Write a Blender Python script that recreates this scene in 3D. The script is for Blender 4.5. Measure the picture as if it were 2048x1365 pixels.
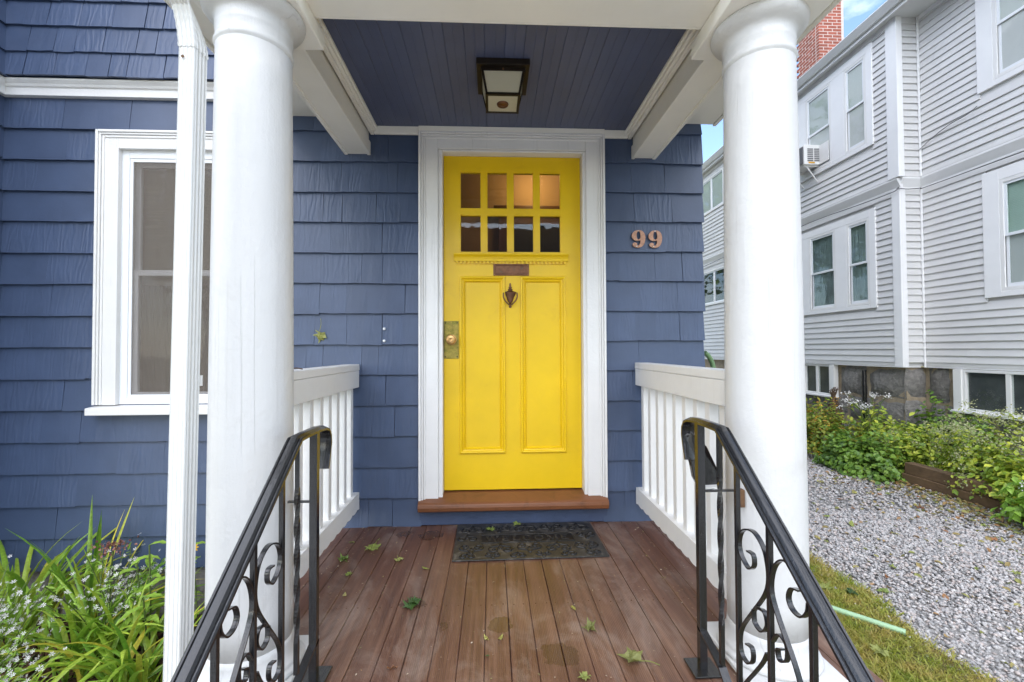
import bpy, math, random
import numpy as np
from mathutils import Vector, Matrix

random.seed(7)
R = math.radians
scn = bpy.context.scene
for o in list(bpy.data.objects):
    bpy.data.objects.remove(o)
col = scn.collection

# ------------------------------------------------------------------ camera
FPX, IMW = 880.0, 2048.0
cam = bpy.data.cameras.new('camera')
cam.sensor_width = 36.0
cam.lens = 36.0 * FPX / IMW
cam.clip_start, cam.clip_end = 0.05, 1000
camo = bpy.data.objects.new('camera', cam)
col.objects.link(camo)
yaw, pitch, roll = math.atan(40 / FPX), math.atan(17.5 / FPX), R(0.25)
fw = Vector((math.sin(yaw) * math.cos(pitch), math.cos(yaw) * math.cos(pitch), math.sin(pitch)))
r0 = Vector((math.cos(yaw), -math.sin(yaw), 0))
u0 = r0.cross(fw)
rr = r0 * math.cos(roll) - u0 * math.sin(roll)
uu = u0 * math.cos(roll) + r0 * math.sin(roll)
mw = Matrix((rr, uu, -fw)).transposed().to_4x4()
mw.translation = Vector((0, -2.78, 1.085))
camo.matrix_world = mw
scn.camera = camo

# ------------------------------------------------------------------ sky and sun
SUN_ELEV, SUN_AZ = 48.0, 198.0          # azimuth clockwise from +y
world = bpy.data.worlds.new('World')
scn.world = world
world.use_nodes = True
wn, wl = world.node_tree.nodes, world.node_tree.links
wn.clear()
sky = wn.new('ShaderNodeTexSky')
sky.sky_type = 'NISHITA'
sky.sun_disc = False
sky.sun_elevation = R(SUN_ELEV)
sky.sun_rotation = R(SUN_AZ)
sky.air_density, sky.dust_density, sky.ozone_density = 1.0, 0.5, 1.8
bg = wn.new('ShaderNodeBackground')
bg.inputs['Strength'].default_value = 0.12
out = wn.new('ShaderNodeOutputWorld')
tc = wn.new('ShaderNodeTexCoord')
mp = wn.new('ShaderNodeMapping')
mp.inputs['Scale'].default_value = (1.0, 1.0, 1.9)
mp.inputs['Location'].default_value = (3.1, 0.4, 0.2)
nz = wn.new('ShaderNodeTexNoise')
nz.inputs['Scale'].default_value = 2.3
nz.inputs['Detail'].default_value = 9
nz.inputs['Roughness'].default_value = 0.58
cr = wn.new('ShaderNodeValToRGB')
cr.color_ramp.elements[0].position = 0.48
cr.color_ramp.elements[1].position = 0.72
mx = wn.new('ShaderNodeMix')
mx.data_type = 'RGBA'
mx.inputs['B'].default_value = (8.0, 8.2, 8.6, 1)
wl.new(tc.outputs['Generated'], mp.inputs['Vector'])
wl.new(mp.outputs[0], nz.inputs['Vector'])
wl.new(nz.outputs['Fac'], cr.inputs['Fac'])
wl.new(cr.outputs['Color'], mx.inputs['Factor'])
wl.new(sky.outputs[0], mx.inputs['A'])
wl.new(mx.outputs['Result'], bg.inputs['Color'])
wl.new(bg.outputs[0], out.inputs['Surface'])

sl = bpy.data.lights.new('sun', 'SUN')
sl.energy = 1.5
sl.angle = R(110)
sl.color = (1.0, 0.96, 0.9)
so = bpy.data.objects.new('sun', sl)
col.objects.link(so)
az, el = R(SUN_AZ), R(SUN_ELEV)
sd = Vector((math.sin(az) * math.cos(el), math.cos(az) * math.cos(el), math.sin(el)))
so.rotation_euler = sd.to_track_quat('Z', 'Y').to_euler()
so.location = (-6, -12, 12)

vs = scn.view_settings
vs.view_transform, vs.look, vs.gamma, vs.use_curve_mapping = 'Standard', 'None', 1.0, False
vs.exposure = 1.76

# ------------------------------------------------------------------ materials
def nodes_of(name):
    m = bpy.data.materials.new(name)
    m.use_nodes = True
    n, l = m.node_tree.nodes, m.node_tree.links
    return m, n, l, n['Principled BSDF']

def coords(n, l, rnd=False, scale=(1, 1, 1)):
    t = n.new('ShaderNodeTexCoord')
    src = t.outputs['Object']
    if rnd:
        oi = n.new('ShaderNodeObjectInfo')
        ad = n.new('ShaderNodeVectorMath'); ad.operation = 'MULTIPLY_ADD'
        cb = n.new('ShaderNodeCombineXYZ')
        for i in range(3):
            l.new(oi.outputs['Random'], cb.inputs[i])
        l.new(cb.outputs[0], ad.inputs[0])
        ad.inputs[1].default_value = (37.0, 61.0, 23.0)
        l.new(src, ad.inputs[2])
        src = ad.outputs[0]
    mpn = n.new('ShaderNodeMapping')
    mpn.inputs['Scale'].default_value = scale
    l.new(src, mpn.inputs['Vector'])
    return mpn.outputs[0]

def noise(n, l, vec, scale, detail=4, rough=0.55, dist=0.0):
    t = n.new('ShaderNodeTexNoise')
    t.inputs['Scale'].default_value = scale
    t.inputs['Detail'].default_value = detail
    t.inputs['Roughness'].default_value = rough
    t.inputs['Distortion'].default_value = dist
    l.new(vec, t.inputs['Vector'])
    return t.outputs['Fac']

def ramp(n, l, fac, stops):
    r = n.new('ShaderNodeValToRGB')
    e = r.color_ramp.elements
    while len(e) < len(stops):
        e.new(0.5)
    for i, (p, c) in enumerate(stops):
        e[i].position = p
        e[i].color = (c[0], c[1], c[2], 1) if not isinstance(c, (int, float)) else (c, c, c, 1)
    l.new(fac, r.inputs['Fac'])
    return r.outputs['Color']

def mixc(n, l, fac, a, b, mode='MIX'):
    m = n.new('ShaderNodeMix')
    m.data_type = 'RGBA'
    m.blend_type = mode
    for sock, v in (('Factor', fac), ('A', a), ('B', b)):
        s = m.inputs[sock]
        if hasattr(v, 'default_value') or hasattr(v, 'links'):
            l.new(v, s)
        elif isinstance(v, (int, float)):
            s.default_value = v
        else:
            s.default_value = (v[0], v[1], v[2], 1)
    return m.outputs['Result']

def mathn(n, l, op, a, b=0.0, clamp=False):
    m = n.new('ShaderNodeMath'); m.operation = op; m.use_clamp = clamp
    for i, v in enumerate((a, b)):
        if isinstance(v, (int, float)):
            m.inputs[i].default_value = v
        else:
            l.new(v, m.inputs[i])
    return m.outputs[0]

def bumpn(n, l, height, strength, dist, prev=None):
    b = n.new('ShaderNodeBump')
    b.inputs['Strength'].default_value = strength
    b.inputs['Distance'].default_value = dist
    l.new(height, b.inputs['Height'])
    if prev is not None:
        l.new(prev, b.inputs['Normal'])
    return b.outputs['Normal']

def paint(name, base, rough=0.5, var=0.08, vscale=4.0, rnd=0.0, bumps=(), dirt=None, metallic=0.0, spec=0.5):
    """painted / plain surface: bumps = [((sx,sy,sz), noise scale, detail, strength, distance)]"""
    m, n, l, p = nodes_of(name)
    v = coords(n, l, rnd > 0)
    f = noise(n, l, v, vscale, 6, 0.6)
    lo = [c * (1 - var) for c in base]; hi = [min(1, c * (1 + var)) for c in base]
    c = ramp(n, l, f, [(0.3, lo), (0.7, hi)])
    if rnd > 0:
        oi = n.new('ShaderNodeObjectInfo')
        k = ramp(n, l, oi.outputs['Random'], [(0, 1 - rnd), (1, 1.0)])
        c = mixc(n, l, 1.0, c, k, 'MULTIPLY')
    if dirt:
        dc, dscale, p0, p1 = dirt
        df = ramp(n, l, noise(n, l, v, dscale, 8, 0.7, 0.6), [(p0, 0.0), (p1, 1.0)])
        c = mixc(n, l, df, c, dc)
    l.new(c, p.inputs['Base Color'])
    p.inputs['Roughness'].default_value = rough
    p.inputs['Metallic'].default_value = metallic
    p.inputs['Specular IOR Level'].default_value = spec
    prev = None
    for sc, ns, det, st, di in bumps:
        vv = coords(n, l, rnd > 0, sc)
        prev = bumpn(n, l, noise(n, l, vv, ns, det, 0.6), st, di, prev)
    if prev is not None:
        l.new(prev, p.inputs['Normal'])
    return m

def shingle_mat(name, base):
    m, n, l, p = nodes_of(name)
    v = coords(n, l, True)
    f = noise(n, l, v, 5.0, 5)
    c = ramp(n, l, f, [(0.3, [x * 0.9 for x in base]), (0.7, [x * 1.1 for x in base])])
    oi = n.new('ShaderNodeObjectInfo')
    c = mixc(n, l, 1.0, c, ramp(n, l, oi.outputs['Random'], [(0, 0.93), (1, 1.05)]), 'MULTIPLY')
    # cathedral grain showing through the paint
    vg = coords(n, l, True, (1, 1, 0.22))
    w = n.new('ShaderNodeTexWave')
    w.wave_type, w.bands_direction = 'BANDS', 'X'
    w.inputs['Scale'].default_value = 9.0
    w.inputs['Distortion'].default_value = 13.0
    w.inputs['Detail'].default_value = 3.0
    w.inputs['Detail Scale'].default_value = 1.6
    l.new(vg, w.inputs['Vector'])
    amt = ramp(n, l, oi.outputs['Random'], [(0.25, 0.0), (0.9, 1.0)])
    b1 = bumpn(n, l, mathn(n, l, 'MULTIPLY', w.outputs['Fac'], amt), 0.5, 0.002)
    b2 = bumpn(n, l, noise(n, l, coords(n, l, True, (1, 1, 0.5)), 60, 5), 0.32, 0.002, b1)
    # pale scuffs and old drips
    sc = ramp(n, l, noise(n, l, coords(n, l, True, (1, 1, 0.3)), 55, 6, 0.7), [(0.70, 0.0), (0.80, 1.0)])
    c = mixc(n, l, mathn(n, l, 'MULTIPLY', sc, 0.3), c, (0.17, 0.20, 0.28))
    l.new(c, p.inputs['Base Color'])
    l.new(b2, p.inputs['Normal'])
    p.inputs['Roughness'].default_value = 0.42
    return m

def deck_mat():
    m, n, l, p = nodes_of('oiled_deck_wood')
    vr = coords(n, l, True, (55, 2.2, 8))
    g = noise(n, l, vr, 1.0, 6, 0.6, 0.4)
    c = ramp(n, l, g, [(0.28, (0.066, 0.030, 0.019)), (0.5, (0.112, 0.050, 0.031)), (0.72, (0.158, 0.078, 0.050))])
    oi = n.new('ShaderNodeObjectInfo')
    c = mixc(n, l, 1.0, c, ramp(n, l, oi.outputs['Random'], [(0, (0.95, 0.94, 0.93)), (1, (1.06, 1.06, 1.06))]), 'MULTIPLY')
    vw = coords(n, l)
    # dry, trodden wood toward the steps
    t = n.new('ShaderNodeTexCoord')
    sx = n.new('ShaderNodeSeparateXYZ'); l.new(t.outputs['Object'], sx.inputs[0])
    worn = mathn(n, l, 'MULTIPLY', ramp(n, l, noise(n, l, vw, 2.2, 5, 0.6), [(0.36, 0.0), (0.62, 1.0)]),
                 ramp(n, l, mathn(n, l, 'MULTIPLY', sx.outputs['Y'], -1.0), [(0.35, 0.15), (0.85, 1.0)]))
    c = mixc(n, l, mathn(n, l, 'MULTIPLY', worn, 0.6), c, ramp(n, l, g, [(0.3, (0.12, 0.060, 0.036)), (0.7, (0.27, 0.155, 0.095))]))
    dust = ramp(n, l, noise(n, l, coords(n, l, False, (1.0, 0.55, 1)), 4.2, 9, 0.74, 0.7), [(0.49, 0.0), (0.72, 1.0)])
    c = mixc(n, l, mathn(n, l, 'MULTIPLY', dust, 0.5), c, (0.36, 0.29, 0.24))
    spots = ramp(n, l, noise(n, l, vw, 42, 3, 0.5), [(0.735, 0.0), (0.76, 1.0)])
    c = mixc(n, l, mathn(n, l, 'MULTIPLY', spots, 0.5), c, (0.42, 0.34, 0.27))
    # spilled-water stains
    wet = None
    for (x, y, r) in ((0.03, -1.02, 0.055), (0.24, -1.2, 0.075), (-0.34, -0.86, 0.05), (-0.2, -1.02, 0.03), (-0.36, -0.16, 0.07), (-0.52, -0.13, 0.05)):
        d = n.new('ShaderNodeVectorMath'); d.operation = 'DISTANCE'
        l.new(t.outputs['Object'], d.inputs[0]); d.inputs[1].default_value = (x, y, 0)
        dd = mathn(n, l, 'ADD', d.outputs['Value'], mathn(n, l, 'MULTIPLY', mathn(n, l, 'SUBTRACT', noise(n, l, vw, 16, 4), 0.5), 0.11))
        k = ramp(n, l, mathn(n, l, 'DIVIDE', dd, r), [(0.8, 1.0), (0.95, 0.0)])
        wet = k if wet is None else mathn(n, l, 'MAXIMUM', wet, k)
    c = mixc(n, l, mathn(n, l, 'MULTIPLY', wet, 0.55), c, (0.045, 0.02, 0.008))
    l.new(c, p.inputs['Base Color'])
    ro = mathn(n, l, 'SUBTRACT', ramp(n, l, g, [(0.2, 0.30), (0.8, 0.48)]), mathn(n, l, 'MULTIPLY', wet, 0.2))
    l.new(ro, p.inputs['Roughness'])
    w = n.new('ShaderNodeTexWave'); w.bands_direction = 'X'
    w.inputs['Scale'].default_value = 48; w.inputs['Distortion'].default_value = 1.0
    l.new(coords(n, l, True, (1, 0.05, 1)), w.inputs['Vector'])
    b = bumpn(n, l, w.outputs['Fac'], 0.3, 0.0015)
    l.new(bumpn(n, l, g, 0.35, 0.002, b), p.inputs['Normal'])
    return m

def glass_mat(name, tint=(0.9, 0.93, 0.92), rough=0.0, frost=0.0):
    m, n, l, p = nodes_of(name)
    n.remove(p)
    o = n['Material Output']
    tr = n.new('ShaderNodeBsdfTransparent'); tr.inputs[0].default_value = (*tint, 1)
    gl = n.new('ShaderNodeBsdfGlossy'); gl.inputs['Roughness'].default_value = rough
    lw = n.new('ShaderNodeLayerWeight'); lw.inputs['Blend'].default_value = 0.5
    p5 = mathn(n, l, 'POWER', lw.outputs['Facing'], 5.0)
    fr = mathn(n, l, 'ADD', mathn(n, l, 'MULTIPLY', p5, 0.90), 0.032)
    bm = bumpn(n, l, noise(n, l, coords(n, l, True), 6.0, 2), 0.08, 0.01)
    l.new(bm, gl.inputs['Normal'])
    mxs = n.new('ShaderNodeMixShader')
    l.new(fr, mxs.inputs[0]); l.new(tr.outputs[0], mxs.inputs[1]); l.new(gl.outputs[0], mxs.inputs[2])
    res = mxs.outputs[0]
    if frost > 0:
        tl = n.new('ShaderNodeBsdfTranslucent'); tl.inputs[0].default_value = (0.9, 0.86, 0.7, 1)
        df = n.new('ShaderNodeBsdfDiffuse'); df.inputs[0].default_value = (0.78, 0.74, 0.58, 1)
        m1 = n.new('ShaderNodeMixShader'); m1.inputs[0].default_value = 0.6
        l.new(tl.outputs[0], m1.inputs[1]); l.new(df.outputs[0], m1.inputs[2])
        m2 = n.new('ShaderNodeMixShader'); m2.inputs[0].default_value = frost
        l.new(res, m2.inputs[1]); l.new(m1.outputs[0], m2.inputs[2])
        res = m2.outputs[0]
    l.new(res, o.inputs['Surface'])
    return m

def leaf_mat(name, cols, trans=0.35, rough=0.45, per_object=False):
    m, n, l, p = nodes_of(name)
    o = n['Material Output']
    if per_object:
        oi = n.new('ShaderNodeObjectInfo'); f = oi.outputs['Random']
    else:
        g = n.new('ShaderNodeNewGeometry'); f = g.outputs['Random Per Island']
    k = len(cols)
    c = ramp(n, l, f, [(i / max(1, k - 1), cc) for i, cc in enumerate(cols)])
    mot = ramp(n, l, noise(n, l, coords(n, l), 60, 4), [(0.3, 0.75), (0.7, 1.2)])
    c = mixc(n, l, 1.0, c, mot, 'MULTIPLY')
    l.new(c, p.inputs['Base Color'])
    p.inputs['Roughness'].default_value = rough
    tl = n.new('ShaderNodeBsdfTranslucent'); l.new(c, tl.inputs[0])
    mxs = n.new('ShaderNodeMixShader'); mxs.inputs[0].default_value = trans
    l.new(p.outputs[0], mxs.inputs[1]); l.new(tl.outputs[0], mxs.inputs[2])
    l.new(mxs.outputs[0], o.inputs['Surface'])
    return m

def island_mat(name, cols, rough=0.8, bump=(120, 0.4, 0.003)):
    m, n, l, p = nodes_of(name)
    g = n.new('ShaderNodeNewGeometry')
    k = len(cols)
    c = ramp(n, l, g.outputs['Random Per Island'], [(i / (k - 1), cc) for i, cc in enumerate(cols)])
    v = coords(n, l)
    c = mixc(n, l, 1.0, c, ramp(n, l, noise(n, l, v, bump[0], 5), [(0.3, 0.7), (0.7, 1.2)]), 'MULTIPLY')
    l.new(c, p.inputs['Base Color'])
    p.inputs['Roughness'].default_value = rough
    l.new(bumpn(n, l, noise(n, l, v, bump[0], 5), bump[1], bump[2]), p.inputs['Normal'])
    return m

WB = [((1, 1, 1), 9, 5, 0.25, 0.006), ((1, 1, 1), 90, 4, 0.3, 0.0015)]
M = {}
M['shingle'] = shingle_mat('blue_painted_shingle', (0.056, 0.082, 0.148))
M['bluewood'] = paint('blue_painted_board', (0.050, 0.071, 0.132), 0.4, 0.12, 6, 0.0, [((1, 1, 1), 60, 6, 0.6, 0.004)])
M['ceilblue'] = paint('blue_painted_beadboard', (0.088, 0.104, 0.178), 0.45, 0.1, 3, 0.05, [((6, 1, 1), 30, 5, 0.4, 0.002)])
M['white'] = paint('white_gloss_paint', (0.76, 0.75, 0.73), 0.38, 0.03, 5, 0, WB + [((1, 1, 1), 28, 6, 0.45, 0.004)])
M['whitecol'] = paint('white_column_paint', (0.60, 0.595, 0.58), 0.42, 0.02, 3, 0, [((1, 1, 0.1), 30, 5, 0.5, 0.004), ((1, 1, 1), 45, 5, 0.45, 0.004), ((1, 1, 1), 5, 3, 0.3, 0.012)], dirt=((0.47, 0.455, 0.43), 3.2, 0.56, 0.9))
M['cream'] = paint('warm_white_porch_paint', (0.87, 0.845, 0.77), 0.45, 0.03, 4, 0, WB)  # warm bounce light from the deck is put into this white
M['vinyl'] = paint('white_vinyl', (0.80, 0.82, 0.84), 0.3, 0.01, 5)
M['alum'] = paint('white_aluminium', (0.70, 0.695, 0.665), 0.3, 0.03, 6, 0, [((1, 1, 0.2), 20, 3, 0.15, 0.003)], dirt=((0.62, 0.60, 0.54), 5, 0.62, 0.85))
M['yellow'] = paint('yellow_door_paint', (0.79, 0.515, 0.003), 0.36, 0.07, 3, 0, [((30, 1, 1.2), 4, 5, 0.35, 0.002), ((1, 1, 1), 60, 5, 0.25, 0.0015)], dirt=((0.66, 0.40, 0.012), 6.5, 0.58, 0.9))
M['deck'] = deck_mat()
M['sillwood'] = paint('stained_sill_wood', (0.20, 0.075, 0.03), 0.38, 0.35, 1.0, 0, [((2, 40, 40), 3, 5, 0.4, 0.002)], dirt=((0.09, 0.035, 0.015), 9, 0.5, 0.75))
M['iron'] = paint('black_painted_iron', (0.011, 0.011, 0.012), 0.17, 0.3, 12, 0, [((1, 0.2, 0.2), 70, 5, 0.8, 0.003), ((1, 1, 1), 220, 3, 0.5, 0.001)], dirt=((0.10, 0.095, 0.09), 38, 0.66, 0.8))
M['glass'] = glass_mat('window_glass')
M['frost'] = glass_mat('frosted_lamp_glass', (0.9, 0.9, 0.82), 0.1, 0.9)
M['bronze'] = paint('aged_bronze', (0.16, 0.075, 0.04), 0.38, 0.3, 40, 0, [((1, 1, 1), 90, 3, 0.3, 0.001)], metallic=0.75, dirt=((0.07, 0.10, 0.07), 60, 0.58, 0.75))
M['copper'] = paint('copper_numeral', (0.36, 0.20, 0.135), 0.42, 0.2, 60, 0, [((1, 1, 1), 150, 3, 0.2, 0.001)], metallic=0.55)
M['brass'] = paint('tarnished_brass', (0.30, 0.235, 0.055), 0.4, 0.35, 45, 0, [((1, 1, 1), 90, 4, 0.3, 0.001)], metallic=0.7, dirt=((0.13, 0.14, 0.02), 40, 0.48, 0.66))
M['knob'] = paint('worn_brass_knob', (0.50, 0.30, 0.12), 0.3, 0.15, 60, 0, metallic=0.9)
M['lampmetal'] = paint('dark_bronze_lamp_metal', (0.025, 0.018, 0.012), 0.4, 0.3, 30, 0, metallic=0.5)
M['rubber'] = paint('black_rubber', (0.010, 0.010, 0.011), 0.33, 0.3, 20, 0, [((1, 1, 1), 160, 4, 0.4, 0.001)], dirt=((0.10, 0.09, 0.08), 30, 0.62, 0.85))
M['rubberdust'] = paint('dusty_black_rubber', (0.024, 0.0235, 0.023), 0.5, 0.35, 16, 0, [((1, 1, 1), 160, 4, 0.4, 0.001)], dirt=((0.20, 0.18, 0.16), 18, 0.52, 0.8))
M['siding'] = paint('pale_grey_vinyl_siding', (0.68, 0.672, 0.66), 0.5, 0.04, 2, 0.05, [((1, 1, 1), 3, 3, 0.25, 0.01), ((4, 1, 40), 8, 4, 0.12, 0.002)], dirt=((0.62, 0.605, 0.585), 1.7, 0.52, 0.8))
M['greytrim'] = paint('pale_grey_trim', (0.85, 0.845, 0.84), 0.45, 0.03, 3, 0, [((1, 1, 1), 20, 4, 0.15, 0.003)])
M['whitetrim'] = paint('white_trim', (0.80, 0.79, 0.77), 0.45, 0.03, 3, 0, [((1, 1, 1), 20, 4, 0.15, 0.003)], dirt=((0.55, 0.45, 0.36), 11, 0.68, 0.85))
M['gutter'] = paint('white_gutter_metal', (0.78, 0.78, 0.77), 0.35, 0.03, 3, 0)
M['soffit'] = paint('white_soffit', (0.74, 0.74, 0.72), 0.5, 0.03, 3, 0)
M['roof'] = paint('asphalt_roof_shingle', (0.06, 0.06, 0.062), 0.9, 0.3, 12, 0, [((1, 1, 1), 60, 4, 0.6, 0.01)])
M['stone'] = paint('granite_block', (0.25, 0.235, 0.215), 0.85, 0.3, 14, 0.3, [((1, 1, 1), 22, 8, 1.0, 0.03), ((1, 1, 1), 90, 4, 0.6, 0.006)], dirt=((0.12, 0.115, 0.105), 9, 0.5, 0.75))
M['mortar'] = paint('sandy_mortar', (0.36, 0.29, 0.20), 0.95, 0.2, 9, 0, [((1, 1, 1), 50, 6, 0.8, 0.01)], dirt=((0.22, 0.18, 0.13), 6, 0.5, 0.8))
M['brick'] = paint('red_chimney_brick', (0.35, 0.095, 0.058), 0.85, 0.25, 9, 0.35, [((1, 1, 1), 60, 5, 0.7, 0.006)])
M['bmortar'] = paint('pale_brick_mortar', (0.55, 0.47, 0.42), 0.95, 0.1, 30)
M['timber'] = paint('weathered_landscape_timber', (0.17, 0.105, 0.055), 0.85, 0.35, 3, 0.15, [((30, 2, 30), 1.5, 6, 0.8, 0.006)], dirt=((0.07, 0.05, 0.03), 5, 0.5, 0.8))
M['soil'] = paint('dark_garden_soil', (0.045, 0.028, 0.018), 0.95, 0.4, 14, 0, [((1, 1, 1), 30, 8, 1.0, 0.04)])
M['lawn'] = paint('mossy_lawn_ground', (0.15, 0.13, 0.04), 0.95, 0.4, 9, 0, [((1, 1, 1), 45, 8, 1.0, 0.03)], dirt=((0.15, 0.085, 0.035), 5, 0.5, 0.75))
M['gravelbase'] = paint('grey_gravel_ground', (0.30, 0.285, 0.27), 0.95, 0.45, 40, 0, [((1, 1, 1), 38, 6, 1.0, 0.02)])
M['gravel'] = island_mat('crushed_stone', [(0.22, 0.218, 0.215), (0.36, 0.35, 0.342), (0.46, 0.44, 0.425), (0.53, 0.507, 0.49), (0.49, 0.41, 0.37), (0.62, 0.60, 0.58)], 0.8)
M['mulch'] = island_mat('bark_chips', [(0.05, 0.022, 0.012), (0.12, 0.055, 0.03), (0.2, 0.11, 0.06)], 0.9)
M['grass'] = leaf_mat('short_grass_blades', [(0.068, 0.115, 0.016), (0.189, 0.216, 0.027), (0.351, 0.324, 0.068), (0.121, 0.189, 0.020), (0.405, 0.284, 0.081)], 0.3)
def grass_mat():
    m = leaf_mat('short_grass_blades', [(0.14, 0.20, 0.02), (0.32, 0.36, 0.05), (0.44, 0.45, 0.07), (0.22, 0.31, 0.03)], 0.3)
    n, l = m.node_tree.nodes, m.node_tree.links
    p = n['Principled BSDF']
    src = p.inputs['Base Color'].links[0].from_socket
    k = ramp(n, l, noise(n, l, coords(n, l), 6.5, 6, 0.65), [(0.42, 0.0), (0.60, 1.0)])
    g = n.new('ShaderNodeNewGeometry')
    straw = ramp(n, l, g.outputs['Random Per Island'], [(0, (0.60, 0.48, 0.14)), (0.5, (0.50, 0.30, 0.11)), (1, (0.56, 0.52, 0.12))])
    c = mixc(n, l, mathn(n, l, 'MULTIPLY', k, 0.75), src, straw)
    l.new(c, p.inputs['Base Color'])
    return m
M['grass'] = grass_mat()
M['lily'] = leaf_mat('daylily_blade', [(0.137, 0.306, 0.036), (0.275, 0.470, 0.048), (0.487, 0.611, 0.072), (0.214, 0.398, 0.048), (0.850, 0.704, 0.096)], 0.35, 0.35, True)
M['leafA'] = leaf_mat('green_leaf', [(0.165, 0.278, 0.035), (0.331, 0.469, 0.051), (0.613, 0.645, 0.072), (0.236, 0.352, 0.046)], 0.3)
M['leafD'] = leaf_mat('dark_green_leaf', [(0.092, 0.187, 0.033), (0.182, 0.325, 0.046), (0.258, 0.399, 0.054)], 0.25, 0.38)
M['leafY'] = leaf_mat('yellow_green_leaf', [(0.182, 0.305, 0.040), (0.333, 0.436, 0.055), (0.137, 0.246, 0.032), (0.546, 0.436, 0.064), (0.258, 0.377, 0.047), (0.607, 0.290, 0.047)], 0.35)
M['leafL'] = leaf_mat('lime_leaf', [(0.252, 0.447, 0.053), (0.396, 0.595, 0.089), (0.179, 0.363, 0.044)], 0.4)
M['hosta'] = leaf_mat('hosta_leaf', [(0.084, 0.216, 0.030), (0.168, 0.324, 0.048)], 0.35, 0.35, True)
M['hostaedge'] = leaf_mat('hosta_leaf_margin', [(0.45, 0.52, 0.22), (0.52, 0.56, 0.28)], 0.35, 0.4)
M['creamfl'] = leaf_mat('cream_blossom', [(0.34, 0.37, 0.15), (0.50, 0.50, 0.27), (0.28, 0.33, 0.12), (0.58, 0.56, 0.36)], 0.3)
M['whitefl'] = leaf_mat('white_blossom', [(0.72, 0.70, 0.68), (0.82, 0.80, 0.78)], 0.3)
M['pinkhead'] = leaf_mat('dried_pink_flower', [(0.20, 0.075, 0.06), (0.32, 0.14, 0.11), (0.14, 0.06, 0.04)], 0.15)
M['orangefl'] = leaf_mat('orange_yellow_petal', [(0.85, 0.42, 0.02), (0.80, 0.50, 0.03)], 0.3)
M['stem'] = paint('plant_stem', (0.09, 0.13, 0.03), 0.6, 0.3, 30)
M['brownstem'] = paint('brown_woody_stem', (0.12, 0.075, 0.045), 0.8, 0.3, 30, 0, [((1, 1, 1), 60, 5, 0.8, 0.01)])
M['fleafG'] = leaf_mat('fallen_leaf_green', [(0.230, 0.294, 0.060), (0.368, 0.368, 0.108), (0.161, 0.239, 0.048)], 0.3, 0.5, True)
M['fleafY'] = leaf_mat('fallen_leaf_yellow', [(0.45, 0.42, 0.12), (0.36, 0.33, 0.08), (0.50, 0.45, 0.18)], 0.3, 0.5, True)
M['fleafB'] = leaf_mat('fallen_leaf_brown', [(0.30, 0.13, 0.05), (0.42, 0.20, 0.09), (0.22, 0.10, 0.045)], 0.2, 0.6, True)
M['fleafO'] = leaf_mat('fallen_leaf_olive', [(0.20, 0.22, 0.06), (0.26, 0.24, 0.08)], 0.25, 0.55, True)
M['fleafD'] = leaf_mat('fallen_leaf_dark_green', [(0.03, 0.075, 0.015), (0.05, 0.11, 0.02)], 0.2, 0.5, True)
M['grit'] = leaf_mat('dry_crumbs', [(0.42, 0.34, 0.24), (0.30, 0.18, 0.09), (0.55, 0.48, 0.38), (0.22, 0.14, 0.08), (0.35, 0.36, 0.14)], 0.1, 0.7)
M['litter'] = leaf_mat('leaf_litter_mix', [(0.30, 0.13, 0.05), (0.40, 0.34, 0.12), (0.22, 0.26, 0.06), (0.42, 0.25, 0.12), (0.16, 0.20, 0.04)], 0.2, 0.6)
M['hose'] = paint('green_rubber_hose', (0.14, 0.24, 0.11), 0.4, 0.1, 20)
M['pole'] = paint('pale_green_plastic', (0.36, 0.55, 0.33), 0.4, 0.08, 12)
M['tan'] = paint('tan_plaster', (0.34, 0.235, 0.13), 0.8, 0.1, 3)
M['darkwood'] = paint('dark_hall_woodwork', (0.085, 0.04, 0.02), 0.4, 0.25, 8)
M['ac'] = paint('ac_plastic', (0.78, 0.77, 0.74), 0.45, 0.04, 8)
M['acdark'] = paint('ac_dark_grille', (0.12, 0.12, 0.125), 0.6, 0.1, 20)
M['blind'] = paint('white_window_blind', (0.72, 0.71, 0.74), 0.7, 0.05, 6)
M['greenblind'] = paint('green_white_blind', (0.50, 0.64, 0.55), 0.7, 0.05, 6)
M['teal'] = paint('teal_curtain', (0.27, 0.33, 0.33), 0.8, 0.25, 3, 0, [((1, 9, 0.4), 4, 3, 1.0, 0.05)])
M['dark'] = paint('dark_room', (0.022, 0.022, 0.026), 0.9, 0.2, 2)  # near-black; on window backings the unlit room's shade is put into the colour
M['dimroom'] = paint('dim_basement', (0.10, 0.10, 0.10), 0.9, 0.3, 3)  # the basement's dimness is put into this grey
M['asphalt'] = paint('weathered_asphalt', (0.16, 0.16, 0.155), 0.9, 0.15, 6)
M['dimcurtain'] = paint('dim_olive_curtain', (0.085, 0.08, 0.055), 0.9, 0.4, 2.5, 0, [((30, 1, 1), 1.5, 3, 1.0, 0.05)])  # backing sheet, no curtain; the unlit room's dimness is put into its colour
M['cable'] = paint('grey_cable', (0.06, 0.06, 0.06), 0.6, 0.1, 5)
M['rust'] = paint('rusty_bracket', (0.12, 0.06, 0.025), 0.8, 0.3, 60, 0, [((1, 1, 1), 120, 4, 0.6, 0.002)])
M['concrete'] = paint('pale_concrete', (0.62, 0.60, 0.56), 0.9, 0.15, 3, 0, [((1, 1, 1), 60, 5, 0.4, 0.003)])

for k_ in ('iron',):
    bs = M[k_].node_tree.nodes['Principled BSDF']
    bs.inputs['Specular IOR Level'].default_value = 0.55
    bs.inputs['Coat Weight'].default_value = 0.2
    bs.inputs['Coat Roughness'].default_value = 0.12

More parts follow.
